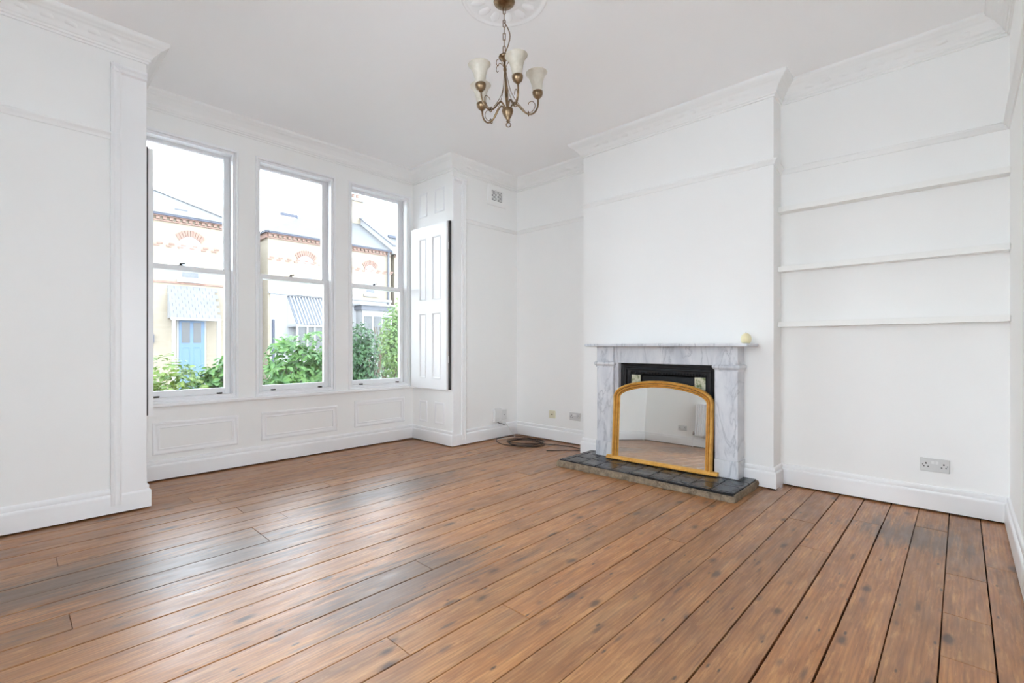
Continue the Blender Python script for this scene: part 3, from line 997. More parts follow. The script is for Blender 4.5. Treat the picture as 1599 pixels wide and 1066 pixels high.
socket(-0.74, 3.195, 3.341, 0.255, 0.342, 1, 'double wall socket beside the radiator, seen in the mirror', 'socket')
tv = thing('aerial_socket', (4.29, 3.41, 0.255), 'small cream aerial socket on the left alcove wall', 'socket')
m = MB().box(4.281, 4.29, 3.365, 3.455, 0.255, 0.343).build('plate', 'cream_plastic', tv, bevel=0.003)
MB().lathe([(0, 0), (0.008, 0), (0.008, 0.004), (0.004, 0.008), (0, 0.008)], (0, 0, 0), 12).xf(lambda p: Vector((4.281 - p.z, 3.41 + p.x, 0.299 + p.y))).build('jack', 'dark_metal', tv)

b1 = thing('telephone_box', (3.935, 3.95, 0.195), 'larger white telephone box low on the wall beside the bay', 'wall box')
MB().box(3.876, 3.985, 3.930, 3.965, 0.195, 0.350).build('cover', 'plastic', b1, bevel=0.006)
MB().box(3.905, 3.955, 3.926, 3.932, 0.21, 0.25).build('front_flap', 'plastic', b1, bevel=0.002)
b2 = thing('junction_box', (4.04, 3.95, 0.212), 'smaller white junction box between telephone box and corner', 'wall box')
MB().box(3.992, 4.080, 3.938, 3.965, 0.212, 0.330).build('cover', 'plastic', b2, bevel=0.005)
MB().lathe([(0, 0), (0.005, 0), (0.004, 0.003), (0, 0.003)], (0, 0, 0), 10).xf(lambda p: Vector((4.036 + p.x, 3.938 - p.z, 0.27 + p.y))).build('screw', 'hole', b2)
# white lead from the boxes to the floor
lead = bez([(3.95, 3.945, 0.200), (3.97, 3.93, 0.175), (4.03, 3.925, 0.185), (4.06, 3.93, 0.16), (4.12, 3.925, 0.09), (4.16, 3.90, 0.02), (4.13, 3.86, 0.005), (4.02, 3.87, 0.005), (3.88, 3.90, 0.005)], 10)
tag(MB().tube(lead, 0.0035, 8).build('white_cable', 'white_cable', smooth=True), 'thin white cable dropping from the wall boxes to the floor', 'cable')
stub = bez([(3.93, 3.947, 0.196), (3.94, 3.93, 0.182), (3.985, 3.925, 0.170), (4.03, 3.93, 0.155)], 8)
tag(MB().tube(stub, 0.005, 8).build('brown_cable', 'black_cable', smooth=True), 'short dark cable stub poking out under the telephone box', 'cable')
# black coiled cable on the floor
pts = [(3.92, 3.93, 0.006), (3.80, 3.83, 0.006), (3.72, 3.66, 0.006), (3.76, 3.50, 0.006)]
rc = random.Random(9)
for k in range(62):
    a = -2.2 + k * 2 * math.pi / 15.5
    rr = 1.0 + 0.10 * math.sin(k * 0.9) + rc.uniform(-.03, .03)
    pts.append((3.93 + 0.155 * rr * math.cos(a) + 0.02 * math.sin(k * .4), 3.50 + 0.20 * rr * math.sin(a), 0.006 + 0.0075 * (k // 15)))
pts += [(4.02, 3.32, 0.012), (4.10, 3.18, 0.006), (4.13, 3.02, 0.006), (4.11, 2.88, 0.006), (4.10, 2.80, 0.006)]
cc = MB().tube(bez(pts, 4), 0.0045, 7).build('coiled_cable', 'black_cable', smooth=True)
tag(cc, 'black cable coiled on the floorboards in the left alcove corner', 'cable')
t2 = bez([(3.80, 3.10, 0.006), (3.90, 3.02, 0.006), (4.0, 2.92, 0.006), (4.06, 2.80, 0.006)], 8)
tag(MB().tube(t2, 0.0045, 7).build('loose_cable', 'black_cable', smooth=True), 'single loose black cable end lying left of the hearth', 'cable')
t3 = bez([(3.90, 3.925, 0.006), (4.05, 3.93, 0.007), (4.15, 3.88, 0.006), (4.19, 3.72, 0.006), (4.16, 3.58, 0.010), (4.05, 3.44, 0.02)], 8)
tag(MB().tube(t3, 0.004, 7).build('trailing_cable', 'black_cable', smooth=True), 'dark cable trailing along the skirting behind the coil', 'cable')

# air vent
vt = thing('air_vent', (3.93, 3.96, 2.73), 'white louvred air vent high on the wall beside the bay', 'vent')
VP = lambda a, b, h: (a, 3.965 - h, b)
m = MB().frame(VP, 3.785, 4.085, 2.715, 2.960, [(0, 0), (0.0, 0.006), (0.006, 0.010), (0.062, 0.010), (0.066, 0.0)])
m.build('plate', 'wall', vt)
MB().box(3.845, 4.025, 3.960, 3.964, 2.775, 2.90).build('dark_duct', 'hole', vt)
zz = 2.780
while zz < 2.895:
    MB().add([VP(3.848, zz, .001), VP(4.022, zz, .001), VP(4.022, zz + .010, .010), VP(3.848, zz + .010, .010), VP(3.848, zz + .003, .001), VP(4.022, zz + .003, .001), VP(4.022, zz + .012, .010), VP(3.848, zz + .012, .010)],
             [(0, 1, 2, 3), (4, 7, 6, 5), (0, 3, 7, 4), (1, 5, 6, 2), (3, 2, 6, 7), (0, 4, 5, 1)]).build('louvre', 'wall', vt)
    zz += 0.0145
MB().box(3.932, 3.938, 3.953, 3.962, 2.775, 2.90).build('centre_bar', 'wall', vt)

# radiator on the rear wall (seen in the mirror)
rd = thing('radiator', (-0.69, 2.67, 0.0), 'white panel radiator on the rear wall, reflected in the mirror', 'radiator')
m = MB()
n = 22
ya, yb = 2.30, 3.028
for k in range(n):
    y = ya + (yb - ya) * k / n
    d = (yb - ya) / n
    m.rings([[(-0.655, y, z), (-0.64, y + d * .3, z), (-0.64, y + d * .7, z), (-0.655, y + d, z), (-0.672, y + d, z), (-0.672, y, z)] for z in (0.205, 0.735)])
m.build('panel', 'radiator', rd)
MB().box(-0.735, -0.64, ya, yb, 0.735, 0.742).build('top_grille', 'radiator', rd)
for y in (ya + .1, yb - .1):
    MB().box(-0.739, -0.672, y - .015, y + .015, 0.25, 0.70).build('bracket', 'radiator', rd)
MB().tube([(-0.69, yb + 0.03, 0.0), (-0.69, yb + 0.03, 0.235)], 0.0075, 8).build('pipe', 'radiator', rd)
MB().lathe([(0, 0), (0.014, 0), (0.016, 0.03), (0.012, 0.06), (0, 0.062)], (-0.69, yb + 0.03, 0.20), 12).build('valve', 'copper', rd, smooth=True)
MB().tube([(-0.69, yb + 0.03, 0.225), (-0.69, yb - 0.002, 0.225)], 0.008, 8).build('union', 'copper', rd)

# ------------------------------------------------------------------ ceiling rose and chandelier
CX, CY = 1.972, 1.924
rose = thing('ceiling_rose', (CX, CY, ZC), 'round white plaster ceiling rose with leaf relief above the chandelier', 'ceiling rose')
m = MB().lathe([(0.252, 0.0), (0.250, -0.008), (0.240, -0.012), (0.228, -0.006), (0.214, -0.006), (0.205, -0.010), (0.12, -0.008), (0.10, -0.022), (0.075, -0.026), (0.0, -0.026)], (CX, CY, ZC), 48, False)
smooth_angle(m.build('plaster_disc', 'ceiling', rose), 60)
for k in range(13):
    a = 2 * math.pi * (k + 0.3) / 13
    m = MB()
    rs = []
    for u, w, h in ((0.105, .006, .004), (0.125, .020, .008), (0.15, .029, .013), (0.175, .032, .014), (0.198, .018, .009), (0.208, .003, .004)):
        rs.append([(u, -w, -.006), (u, -w * .6, -.006 - h * .7), (u, 0, -.006 - h * .55), (u, w * .6, -.006 - h * .7), (u, w, -.006)])
    m.rings(rs, False, False)
    m.xf(lambda p: Vector((CX + p.x * math.cos(a) - p.y * math.sin(a), CY + p.x * math.sin(a) + p.y * math.cos(a), ZC + p.z)))
    m.build('leaf_relief', 'ceiling', rose, smooth=True)

ch = thing('chandelier', (CX, CY, ZC - 0.026), 'antique brass chandelier with upturned bell glass shades hanging from the ceiling rose', 'chandelier')
MB().lathe([(0.062, 0.0), (0.062, -0.005), (0.057, -0.014), (0.044, -0.025), (0.022, -0.032), (0.008, -0.035), (0.0, -0.036)], (CX, CY, ZC - 0.026), 24).build('canopy', 'brass', ch, smooth=True)
ztop, zcup = ZC - 0.060, 2.775
pitch = (ztop - zcup) / 7
for k in range(7):
    zc = ztop - pitch * (k + 0.5)
    hl, hw = pitch * 0.5 + 0.003, 0.0075
    ring = []
    for q in range(16):
        a = 2 * math.pi * q / 16
        x = hw * math.cos(a)
        z = hw * math.sin(a) + (hl - hw) * (1 if math.sin(a) >= 0 else -1)
        ring.append((CX + x * 0.686, CY - x * 0.727, zc + z) if k % 2 == 0 else (CX + x * 0.727, CY + x * 0.686, zc + z))
    MB().tube(ring, 0.0021, 6, loop=True).build('chain_link', 'brass', ch, smooth=True)
rgt = Vector((0.686, -0.727, 0)); nea = Vector((-0.727, -0.686, 0))
cab = bez([(CX, CY, 2.952), tuple(Vector((CX, CY, 2.925)) + rgt * 0.018), tuple(Vector((CX, CY, 2.88)) + rgt * 0.033), tuple(Vector((CX, CY, 2.83)) + rgt * 0.026), tuple(Vector((CX, CY, 2.775)) + rgt * 0.005)], 8)
MB().tube(cab, 0.003, 8).build('flex', 'brass', ch, smooth=True)
PV = Vector((CX, CY, 2.751))
ROT = Matrix.Rotation(R(3.6), 3, nea)
def body(p):
    return PV + ROT @ p
def cb(m, name, mat='brass', parent=ch, smooth=True):
    return m.xf(body).build(name, mat, parent, smooth=smooth)
cb(MB().lathe([(0.004, 0.026), (0.008, 0.022), (0.014, 0.018), (0.030, 0.008), (0.033, 0.0), (0.029, -0.006), (0.014, -0.014), (0.010, -0.024), (0.006, -0.028), (0.0, -0.028)], n=24), 'top_cup')
cb(MB().lathe([(0.006, -0.026), (0.006, -0.06), (0.010, -0.066), (0.010, -0.078), (0.006, -0.084), (0.006, -0.12), (0.009, -0.18), (0.010, -0.22), (0.007, -0.28), (0.006, -0.31)], n=14), 'stem')
cb(MB().lathe([(0.0, -0.292), (0.020, -0.296), (0.031, -0.302), (0.033, -0.312), (0.029, -0.328), (0.020, -0.346), (0.012, -0.358), (0.009, -0.366), (0.012, -0.372), (0.008, -0.378), (0.0, -0.380)], n=24), 'hub')
ring = [(0.013 * math.cos(2 * math.pi * q / 18), 0, -0.392 + 0.013 * math.sin(2 * math.pi * q / 18)) for q in range(18)]
ring = [tuple(rgt * x + Vector((0, 0, z))) for x, y, z in ring]
cb(MB().tube(ring, 0.0028, 7, loop=True), 'finial_ring')
for phi in (20, 92, -52, -124):
    d = nea * math.cos(R(phi)) + rgt * math.sin(R(phi))
    sd = Vector((-d.y, d.x, 0))
    at = lambda r, z, s=0.0: tuple(d * r + Vector((0, 0, z)) + sd * s)
    arm = cb(MB().tube(bez([at(0.014, -0.318), at(0.022, -0.288), at(0.042, -0.270), at(0.062, -0.282), at(0.090, -0.314), at(0.118, -0.334), at(0.146, -0.333), at(0.168, -0.312), at(0.179, -0.282), at(0.181, -0.252)], 6), 0.0050, 9), 'arm')
    rg = [tuple(d * 0.120 + Vector((0, 0, -0.333)) + sd * (0.012 * math.cos(2 * math.pi * q / 16)) + Vector((0, 0, 0.012 * math.sin(2 * math.pi * q / 16)))) for q in range(16)]
    cb(MB().tube(rg, 0.0030, 6, loop=True), 'collar_ring', parent=arm)
    cb(MB().tube(bez([at(0.118, -0.328), at(0.140, -0.322), at(0.158, -0.300), at(0.160, -0.276), at(0.146, -0.262), at(0.128, -0.268), at(0.122, -0.280)], 6), 0.0020, 6), 'scroll', parent=arm)
    cb(MB().tube(bez([at(0.005, -0.082), at(0.014, -0.14), at(0.024, -0.19), at(0.042, -0.235), at(0.066, -0.272), at(0.100, -0.314)], 6), 0.0019, 6), 'cage_rod', parent=arm)
    cb(MB().tube(bez([at(0.005, -0.060), at(0.018, -0.036), at(0.034, -0.024), at(0.052, -0.030), at(0.060, -0.050), at(0.054, -0.066), at(0.044, -0.062)], 6), 0.0017, 6), 'top_scroll', parent=arm)
    c = d * 0.181
    cb(MB().lathe([(0.0, -0.252), (0.008, -0.252), (0.012, -0.246), (0.024, -0.236), (0.030, -0.222), (0.031, -0.208), (0.028, -0.206), (0.0, -0.212)], tuple(c), 20), 'shade_cup', parent=arm)
    cb(MB().lathe([(0.027, -0.212), (0.029, -0.190), (0.033, -0.165), (0.039, -0.140), (0.047, -0.120), (0.058, -0.105), (0.063, -0.101), (0.062, -0.099), (0.056, -0.103), (0.045, -0.118), (0.037, -0.139), (0.031, -0.165), (0.027, -0.190), (0.024, -0.205)], tuple(c), 24, False), 'glass_shade', 'shade', arm)

# ================================================================== outside
GZ = -0.75
MB().box(-40, 60, 4.95, 9.2, GZ - 0.1, GZ).build('ground_garden', 'soil', kind='structure')
MB().box(-40, 60, 9.2, 11.2, GZ - 0.1, GZ).build('ground_pavement', 'paving', kind='structure')
MB().box(-40, 60, 11.2, 17.6, GZ - 0.2, GZ - 0.1).build('ground_road', 'asphalt', kind='structure')
MB().box(-40, 60, 17.6, 45, GZ - 0.1, GZ).build('ground_far_pavement', 'paving', kind='structure')
MB().box(-40, -0.95, -30, 4.95, GZ - 0.1, GZ).box(-0.95, 60, -30, -0.4, GZ - 0.1, GZ).build('ground_rear_yard', 'bounce_stone', kind='structure')  # unseen yard, made pale to bounce light indoors

FY = 21.0
def arch_window(house, x0, x1, z0, z1, rise=0.20, head=True, lower_dark=True):
    """arched sash window with red brick head, its sashes and panes"""
    n = 10
    xc, hw = (x0 + x1) / 2, (x1 - x0) / 2
    top = lambda x, off=0: z1 + off + rise * (1 - ((x - xc) / hw) ** 2)
    m = MB()
    ring0 = [(x0, z0), (x1, z0)] + [(x1 - (x1 - x0) * k / n, top(x1 - (x1 - x0) * k / n)) for k in range(n + 1)]
    m.rings([[(x, FY - 0.012, z) for x, z in ring0], [(x, FY + 0.02, z) for x, z in ring0]])
    w = m.build('window', 'ext_white', house)
    zm = (z0 + z1 + rise) / 2
    for a0, a1, nm in ((z0 + 0.10, zm - 0.04, 'pane'), (zm + 0.04, z1 - 0.02, 'pane')):
        MB().box(x0 + 0.08, x1 - 0.08, FY - 0.018, FY - 0.010, a0, a1).build(nm, 'win_glass', w)
    if lower_dark:
        MB().box(x0 + 0.08, x1 - 0.08, FY - 0.024, FY - 0.016, z0 + 0.10, z0 + 0.36).build('grey_strip', 'grey_glass', w)  # grey strip across the foot of the lower pane
    MB().box(x0 - 0.08, x1 + 0.08, FY - 0.08, FY + 0.01, z0 - 0.10, z0).build('sill', 'ext_white', w)
    if head:
        m = MB()
        e = 0.13
        o1 = [(x0 - e + (x1 - x0 + 2 * e) * k / n, 0) for k in range(n + 1)]
        ring = []
        for x, _ in o1:
            t = max(0, 1 - ((x - xc) / (hw + e)) ** 2)
            ring.append((x, z1 + 0.21 + rise * t * 1.1))
        inn = [(x1 - (x1 - x0) * k / n, top(x1 - (x1 - x0) * k / n)) for k in range(n + 1)]
        # voussoirs: one wedge at a time
        inn = list(reversed(inn))
        for k in range(n):
            a, b, c, d2 = inn[k], inn[k + 1], ring[k + 1], ring[k]
            g = 0.008
            q = [(a[0] + g, a[1]), (b[0] - g, b[1]), (c[0] - g, c[1]), (d2[0] + g, d2[1])]
            MB().rings([[(x, FY - 0.03, z) for x, z in q], [(x, FY + 0.01, z) for x, z in q]]).build('arch_brick', 'red_brick', w)
    return w

def cornice_band(house, x0, x1):
    MB().box(x0, x1, FY - 0.16, FY, 5.80, 5.88).build('gutter', 'gutter', house)
    MB().box(x0, x1, FY - 0.05, FY + 0.01, 5.60, 5.64).box(x0, x1, FY - 0.09, FY + 0.01, 5.76, 5.80).build('brick_course', 'red_brick', house)
    m = MB()
    x = x0 + 0.04
    while x < x1 - 0.08:
        m.box(x, x + 0.11, FY - 0.08, FY + 0.005, 5.66, 5.75)
        x += 0.20
    m.build('dentil_course', 'red_brick', house, kind='stuff')
    m = MB()
    x = x0 + 0.02
    while x < x1 - 0.1:
        m.box(x, x + 0.17, FY - 0.022, FY + 0.005, 4.69, 4.755).box(x + 0.09, x + 0.26, FY - 0.022, FY + 0.005, 4.775, 4.84)
        x += 0.36
    m.build('string_course', 'red_brick', house, kind='stuff')

# house with the blue door
h1 = thing('brick_house', (3.0, FY + 4, GZ), 'cream brick house with hipped slate roof and blue front door, seen through the left window', 'house')
MB().box(-4.0, 6.3, FY, FY + 9, GZ, 5.86).build('wall', 'brick', h1)
cornice_band(h1, -4.0, 6.3)
MB().box(-4.0, 6.3, FY - 0.03, FY + 0.01, 3.38, 3.45).build('brick_band', 'red_brick', h1)
e = 0.18; p = 0.562
xr, yb = 6.3 + e, FY - e
rv = [(-4.2, yb, 5.86), (xr, yb, 5.86), (xr, FY + 9 + e, 5.86), (-4.2, FY + 9 + e, 5.86), (xr - 4.68, yb + 4.68, 5.86 + 4.68 * p), (-4.2, yb + 4.68, 5.86 + 4.68 * p)]
MB().add(rv, [(0, 1, 4, 5), (1, 2, 4), (2, 3, 5, 4), (0, 5, 3), (0, 3, 2, 1)]).build('roof', 'pale_slate', h1)
MB().tube([rv[1], rv[4]], 0.05, 6).build('hip_tiles', 'slate', h1)
MB().box(4.3, 4.7, FY + 0.45, FY + 0.55, 6.17, 6.24).build('roof_vent', 'gutter', h1)
arch_window(h1, 4.35, 5.03, 3.55, 4.97)
arch_window(h1, 1.6, 2.28, 3.55, 4.97)
# porch
pc = MB()
px0, px1 = 3.985, 5.575
n = 9
for k in range(n):
    z0_, z1_ = 2.11 + (3.28 - 2.11) * k / n, 2.11 + (3.28 - 2.11) * (k + 1) / n + 0.03
    y0_, y1_ = FY - 0.5 + 0.5 * k / n, FY - 0.5 + 0.5 * (k + 1) / n
    nt = 8
    for q in range(nt):
        off = 0.5 if k % 2 else 0
        a = px0 + (px1 - px0) * max(0, (q - off)) / nt
        b = px0 + (px1 - px0) * min(nt, (q + 1 - off)) / nt
        MB().add([(a + .004, y0_ - .012, z0_), (b - .004, y0_ - .012, z0_), (b - .004, y1_, z1_), (a + .004, y1_, z1_), (a + .004, y0_ + .02, z0_), (b - .004, y0_ + .02, z0_), (b - .004, y1_ + .02, z1_), (a + .004, y1_ + .02, z1_)],
                 [(0, 1, 2, 3), (4, 7, 6, 5), (0, 4, 5, 1), (3, 2, 6, 7), (0, 3, 7, 4), (1, 5, 6, 2)]).build('porch_slate', 'canopy_tile', h1)
MB().add([(px0, FY - .48, 2.10), (px0, FY, 2.10), (px0, FY, 3.24), (px0 + .03, FY - .48, 2.10), (px0 + .03, FY, 2.10), (px0 + .03, FY, 3.24)], [(0, 1, 2), (3, 5, 4), (0, 2, 5, 3), (0, 3, 4, 1), (1, 4, 5, 2)]).build('porch_cheek', 'ext_white', h1)
MB().box(px0, px1, FY - .52, FY - .42, 2.03, 2.11).build('porch_beam', 'ext_white', h1)
for x in (4.03, 5.45):
    MB().box(x, x + 0.10, FY - .52, FY - .42, GZ, 2.03).build('porch_post', 'ext_white', h1)
dr = MB().box(4.27, 5.20, FY - .03, FY + .02, GZ, 2.05).build('door_frame', 'ext_white', h1)
dl = MB().box(4.33, 5.14, FY - .05, FY - .02, GZ + .05, 2.02).build('front_door', 'blue_door', h1)
for x0, x1 in ((4.41, 4.67), (4.78, 5.03)):
    MB().box(x0, x1, FY - .056, FY - .048, 1.20, 1.96).build('door_pane', 'dark_glass', dl)
    P = lambda a, b, h: (a, FY - .05 - h, b)
    MB().frame(P, x0, x1, 0.0, 1.05, [(0, 0), (0.02, 0.012), (0.05, 0.0)]).build('door_panel', 'blue_door', dl)
MB().box(5.84, 6.18, FY - .03, FY + .02, 2.55, 3.39).build('side_window', 'dark_glass', h1)
MB().box(3.52, 3.58, FY - .12, FY, 1.20, 1.50).build('porch_lantern', 'gutter', h1)

# house with the striped awning roof
h2 = thing('brick_house', (10.3, FY + 4, GZ), 'cream brick house with striped lead bay roof and parapet chimney, seen through the middle window', 'house')
MB().box(7.437, 13.30, FY, FY + 9, GZ, 5.84).build('wall', 'brick', h2)
MB().box(7.52, 13.30, FY - 0.02, FY + .02, GZ, 3.28).build('stucco_ground_floor', 'stucco', h2)
MB().box(7.44, 13.30, FY - 0.12, FY + .02, 3.28, 3.39).build('stucco_ledge', 'ext_white', h2)
cornice_band(h2, 7.40, 13.30)
MB().box(7.28, 7.437, FY - .16, FY + 9, 5.80, 5.88).build('side_gutter', 'gutter', h2)
MB().box(7.36, 7.437, FY, FY + 9, 5.60, 5.80).build('side_brick_course', 'red_brick', h2)
p = 0.6; d = 3.5
rv = [(7.26, FY - .18, 5.86), (13.3, FY - .18, 5.86), (13.3, FY - .18 + d, 5.86 + d * p), (7.26 + d, FY - .18 + d, 5.86 + d * p), (7.26, FY - .18 + 2 * d, 5.86), (13.3, FY - .18 + 2 * d, 5.86)]
MB().add(rv, [(0, 1, 2, 3), (0, 3, 4), (3, 2, 5, 4), (1, 5, 2), (0, 4, 5, 1)]).build('roof', 'pale_slate', h2)
MB().box(8.7, 9.5, FY + 2.0, FY + 2.08, 7.18, 7.32).build('roof_light', 'gutter', h2)
# parapet party wall with lead capping
m = MB()
q = [(FY - .25, 5.75), (FY - .25, 6.1), (FY + 3.5, 6.1 + 3.75 * 0.594), (FY + 7.2, 6.1), (FY + 7.2, 5.75)]
m.rings([[(13.3, y, z) for y, z in q], [(13.52, y, z) for y, z in q]])
m.build('parapet', 'ext_white', h2)
m = MB()
q = [(FY - .30, 6.10), (FY - .30, 6.17), (FY + 3.5, 6.17 + 3.8 * 0.594), (FY + 3.5, 6.10 + 3.8 * .594)]
m.rings([[(13.24, y, z) for y, z in q], [(13.518, y, z) for y, z in q]])
m.build('parapet_coping', 'lead', h2)
MB().box(12.75, 13.50, FY + 3.0, FY + 3.9, 7.4, 9.0).build('chimney_stack', 'brick', h2)
MB().box(12.68, 13.515, FY + 2.93, FY + 3.97, 9.0, 9.14).build('chimney_cap', 'ext_white', h2)
for k in range(3):
    MB().lathe([(0.10, 0), (0.09, 0.30), (0.11, 0.32), (0.08, 0.34)], (12.88 + k * 0.24, FY + 3.45, 9.14), 10).build('chimney_pot', 'red_brick', h2)
arch_window(h2, 8.65, 9.37, 3.45, 4.85, lower_dark=False)
arch_window(h2, 11.86, 12.45, 3.60, 4.84)
arch_window(h2, 10.35, 11.0, 3.55, 4.84)
# striped bay roof, one lead roll and one pan at a time
bx0, bx1 = 8.21, 10.6
x = bx0
k = 0
while x < bx1 - 0.01:
    nx = min(x + (0.045 if k % 2 else 0.085), bx1)
    hgt = 0.03 if k % 2 else 0.0
    MB().add([(x, FY - 1.0 - hgt, 2.0), (nx, FY - 1.0 - hgt, 2.0), (nx, FY - hgt, 3.26), (x, FY - hgt, 3.26), (x, FY - .97, 1.98), (nx, FY - .97, 1.98), (nx, FY, 3.22), (x, FY, 3.22)],
             [(0, 1, 2, 3), (4, 7, 6, 5), (0, 4, 5, 1), (3, 2, 6, 7), (0, 3, 7, 4), (1, 5, 6, 2)]).build('roof_roll' if k % 2 else 'roof_pan', 'ext_white' if k % 2 else 'lead', h2)
    x = nx
    k += 1
MB().add([(bx0, FY - .97, 2.0), (bx0, FY, 2.0), (bx0, FY, 3.2), (bx0 + .03, FY - .97, 2.0), (bx0 + .03, FY, 2.0), (bx0 + .03, FY, 3.2)], [(0, 1, 2), (3, 5, 4), (0, 2, 5, 3), (0, 3, 4, 1), (1, 4, 5, 2)]).build('bay_cheek', 'stucco', h2)
MB().box(bx0, bx1, FY - .98, FY, 1.90, 2.0).build('bay_head', 'ext_white', h2)
MB().box(bx0 + .02, bx1 - .02, FY - .92, FY, GZ, 0.5).build('bay_base', 'stucco', h2)
for x in (bx0 + .02, 8.64, 8.96, 9.55, 10.1, bx1 - .08):
    MB().box(x, x + .07, FY - .95, FY - .85, 0.5, 1.9).build('bay_mullion', 'ext_white', h2)
xs_ = [bx0 + .09, 8.64, 8.71, 8.96, 9.03, 9.55, 9.62, 10.1, 10.17, bx1 - .08]
for a, b in zip(xs_[::2], xs_[1::2]):
    MB().box(a, b, FY - .90, FY - .88, 0.5, 1.9).build('bay_pane', 'dark_glass', h2)
MB().tube([(7.62, FY - .08, GZ), (7.62, FY - .08, 2.2)], 0.05, 8).build('drainpipe', 'gutter', h2)
MB().tube([(13.12, FY - .10, 5.8), (13.12, FY - .08, 5.4), (13.12, FY - .07, GZ)], 0.05, 8).build('drainpipe', 'lead', h2)
# ground floor canted bay on the right
MB().box(11.3, 13.1, FY - .7, FY, 2.78, 3.0).build('flat_bay_roof', 'lead', h2)
MB().box(11.2, 13.2, FY - .8, FY, 3.0, 3.08).build('bay_roof_edge', 'ext_white', h2)
b2_ = MB().box(11.4, 13.0, FY - .6, FY, GZ, 2.78).build('flat_bay', 'ext_white', h2)
for a in (11.5, 12.0, 12.5):
    MB().box(a, a + .40, FY - .62, FY - .59, 0.6, 2.5).build('bay_pane', 'dark_glass', b2_)

h3 = thing('brick_house', (16.5, FY + 4, GZ), 'cream brick neighbour house beyond the parapet, at the right edge of the right window', 'house')
MB().box(13.52, 20.0, FY, FY + 9, GZ, 5.84).build('wall', 'brick', h3)
cornice_band(h3, 13.52, 20.0)
rv = [(13.522, FY - .18, 5.86), (20.2, FY - .18, 5.86), (20.2, FY + 3.32, 7.96), (13.522, FY + 3.32, 7.96), (13.522, FY + 6.82, 5.86), (20.2, FY + 6.82, 5.86)]
MB().add(rv, [(0, 1, 2, 3), (3, 2, 5, 4), (0, 3, 4), (1, 5, 2), (0, 4, 5, 1)]).build('roof', 'pale_slate', h3)
MB().box(14.2, 14.9, FY + 1.6, FY + 1.7, 7.0, 7.12).build('roof_light', 'gutter', h3)
arch_window(h3, 14.6, 15.3, 3.55, 4.84)

# ------------------------------------------------------------------ front garden shrubs
def leaf_shape(L, Wd):
    """folded leaf: 8 verts along a midrib, tip forward (+x), normal +z"""
    v = [(0, 0, 0), (L * .35, Wd * .5, Wd * .12), (L * .75, Wd * .38, Wd * .06), (L, 0, -L * .12), (L * .75, -Wd * .38, Wd * .06), (L * .35, -Wd * .5, Wd * .12), (L * .4, 0, 0), (L * .75, 0, -L * .03)]
    f = [(0, 6, 1), (1, 6, 7, 2), (2, 7, 3), (0, 5, 6), (5, 4, 7, 6), (4, 3, 7)]
    return v, f
def palm_leaf(s):
    """lobed hand-shaped leaf"""
    v = [(0, 0, 0)]
    n = 7
    for k in range(n):
        a = R(-115 + 230 * k / (n - 1))
        r = s * (0.62 + 0.38 * math.cos(a * 0.62))
        v.append((r * math.cos(a) + s * .12, r * math.sin(a), -0.10 * r))
        if k < n - 1:
            a2 = R(-115 + 230 * (k + 0.5) / (n - 1))
            v.append((s * .42 * math.cos(a2) + s * .12, s * .42 * math.sin(a2), 0.02 * s))
    f = [(0, k, k + 1) for k in range(1, len(v) - 1)]
    return v, f

def orient(rg, out):
    up = (out + Vector((rg.uniform(-.6, .6), rg.uniform(-.6, .6), rg.uniform(.0, .9)))).normalized()
    f = up.orthogonal().normalized()
    f = Matrix.Rotation(rg.uniform(0, 6.28), 3, up) @ f
    s = up.cross(f)
    return Matrix((f, s, up)).transposed()

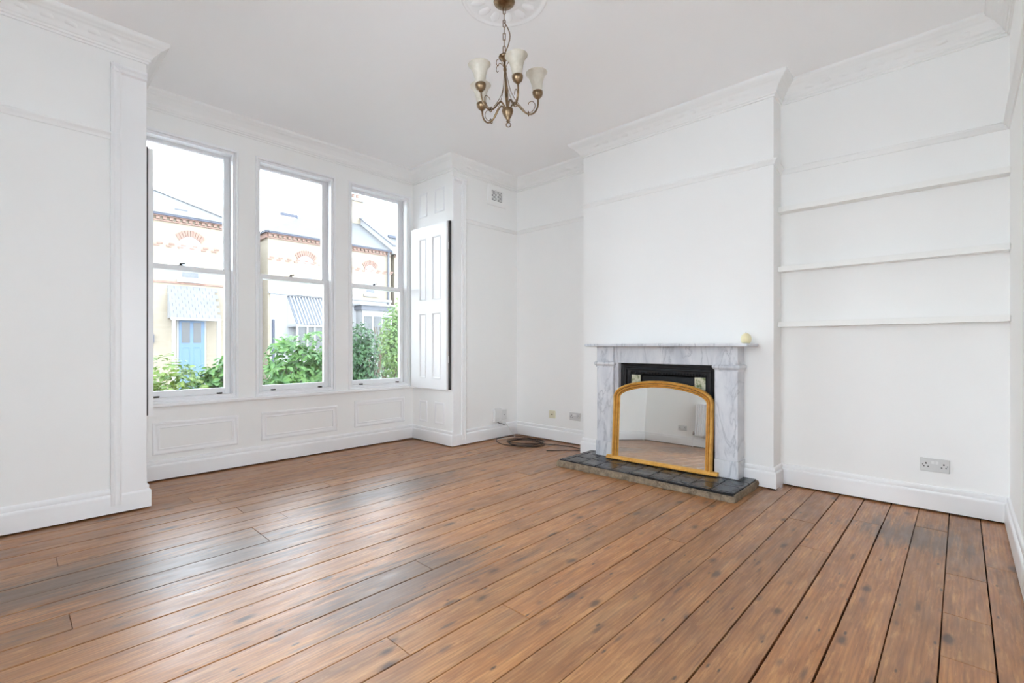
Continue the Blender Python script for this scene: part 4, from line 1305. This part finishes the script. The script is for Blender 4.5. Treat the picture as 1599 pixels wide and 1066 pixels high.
def shrub(name, c, rad, n, size, mat, label, seed, palm=0, aspect=0.5):
    rg = random.Random(seed)
    t = thing(name, (c[0], c[1], GZ), label, 'shrub')
    m = MB()
    cz = c[2]
    lobes = [(Vector((rg.uniform(-.5, .5) * rad[0], rg.uniform(-.4, .4) * rad[1], rg.uniform(-.35, .45) * rad[2])), rg.uniform(.45, .7)) for _ in range(7)]
    def spot():
        o, s = rg.choice(lobes)
        u = Vector((rg.gauss(0, 1), rg.gauss(0, 1), rg.gauss(0, 1))).normalized()
        rr = s * rg.uniform(.72, 1.04)
        p = Vector((c[0] + o.x + u.x * rad[0] * rr, c[1] + o.y + u.y * rad[1] * rr, cz + o.z + u.z * rad[2] * rr))
        p.z = max(p.z, GZ + 0.05)
        return p, u
    for k in range(n):
        p, u = spot()
        s = size * rg.uniform(.6, 1.25)
        v, f = leaf_shape(s, s * aspect)
        Mx = orient(rg, u)
        m.add([p + Mx @ Vector(q) for q in v], f)
    m.build('foliage', mat, t, kind='stuff')
    for k in range(6):
        a = rg.uniform(0, 6.28)
        MB().tube(bez([(c[0] + .05 * math.cos(a), c[1] + .05 * math.sin(a), GZ - 0.02), (c[0] + rad[0] * .2 * math.cos(a), c[1] + rad[1] * .2 * math.sin(a), GZ + (cz - GZ) * .6), (c[0] + rad[0] * .55 * math.cos(a), c[1] + rad[1] * .5 * math.sin(a), cz + rad[2] * .4)], 4), [0.022 - 0.0017 * q for q in range(9)], 6).build('stem', 'bark', t)
    if palm:
        big = None
        for k in range(palm):
            p, u = spot()
            if big is None:
                v, f = palm_leaf(0.17)
                big = bpy.data.meshes.new('leaf')
                big.from_pydata(v, [], f)
                big.materials.append(M['leaf_green'])
            lo = bpy.data.objects.new('leaf', big)
            COL.objects.link(lo)
            lo.parent = t
            sc = rg.uniform(.7, 1.35)
            lo.matrix_local = Matrix.Translation(p - t.location) @ orient(rg, (u + Vector((-.3, -.7, .3))).normalized()).to_4x4() @ Matrix.Scale(sc, 4)
    return t
shrub('leafy_shrub', (1.42, 7.4, 0.22), (0.68, 0.55, 0.80), 3400, 0.085, 'leaf_yellow', 'yellow-green leafy shrub outside the left window', 11)
shrub('leafy_shrub', (2.20, 7.6, 0.30), (0.56, 0.5, 0.84), 3000, 0.095, 'leaf_green', 'darker green shrub outside the left window, beside the yellow-green one', 12)
shrub('fig_shrub', (3.06, 7.2, 0.42), (0.68, 0.50, 0.92), 2200, 0.10, 'leaf_green', 'broad shrub with large lobed leaves outside the middle window', 13, palm=220)
shrub('leafy_shrub', (4.02, 7.0, 0.52), (0.50, 0.45, 1.05), 4200, 0.07, 'leaf_dark', 'dense dark green bush outside the right window', 14)
shrub('garden_tree', (4.98, 7.9, 0.98), (0.55, 0.5, 1.15), 3800, 0.075, 'leaf_pale', 'taller pale green bush behind the dark bush outside the right window', 15)
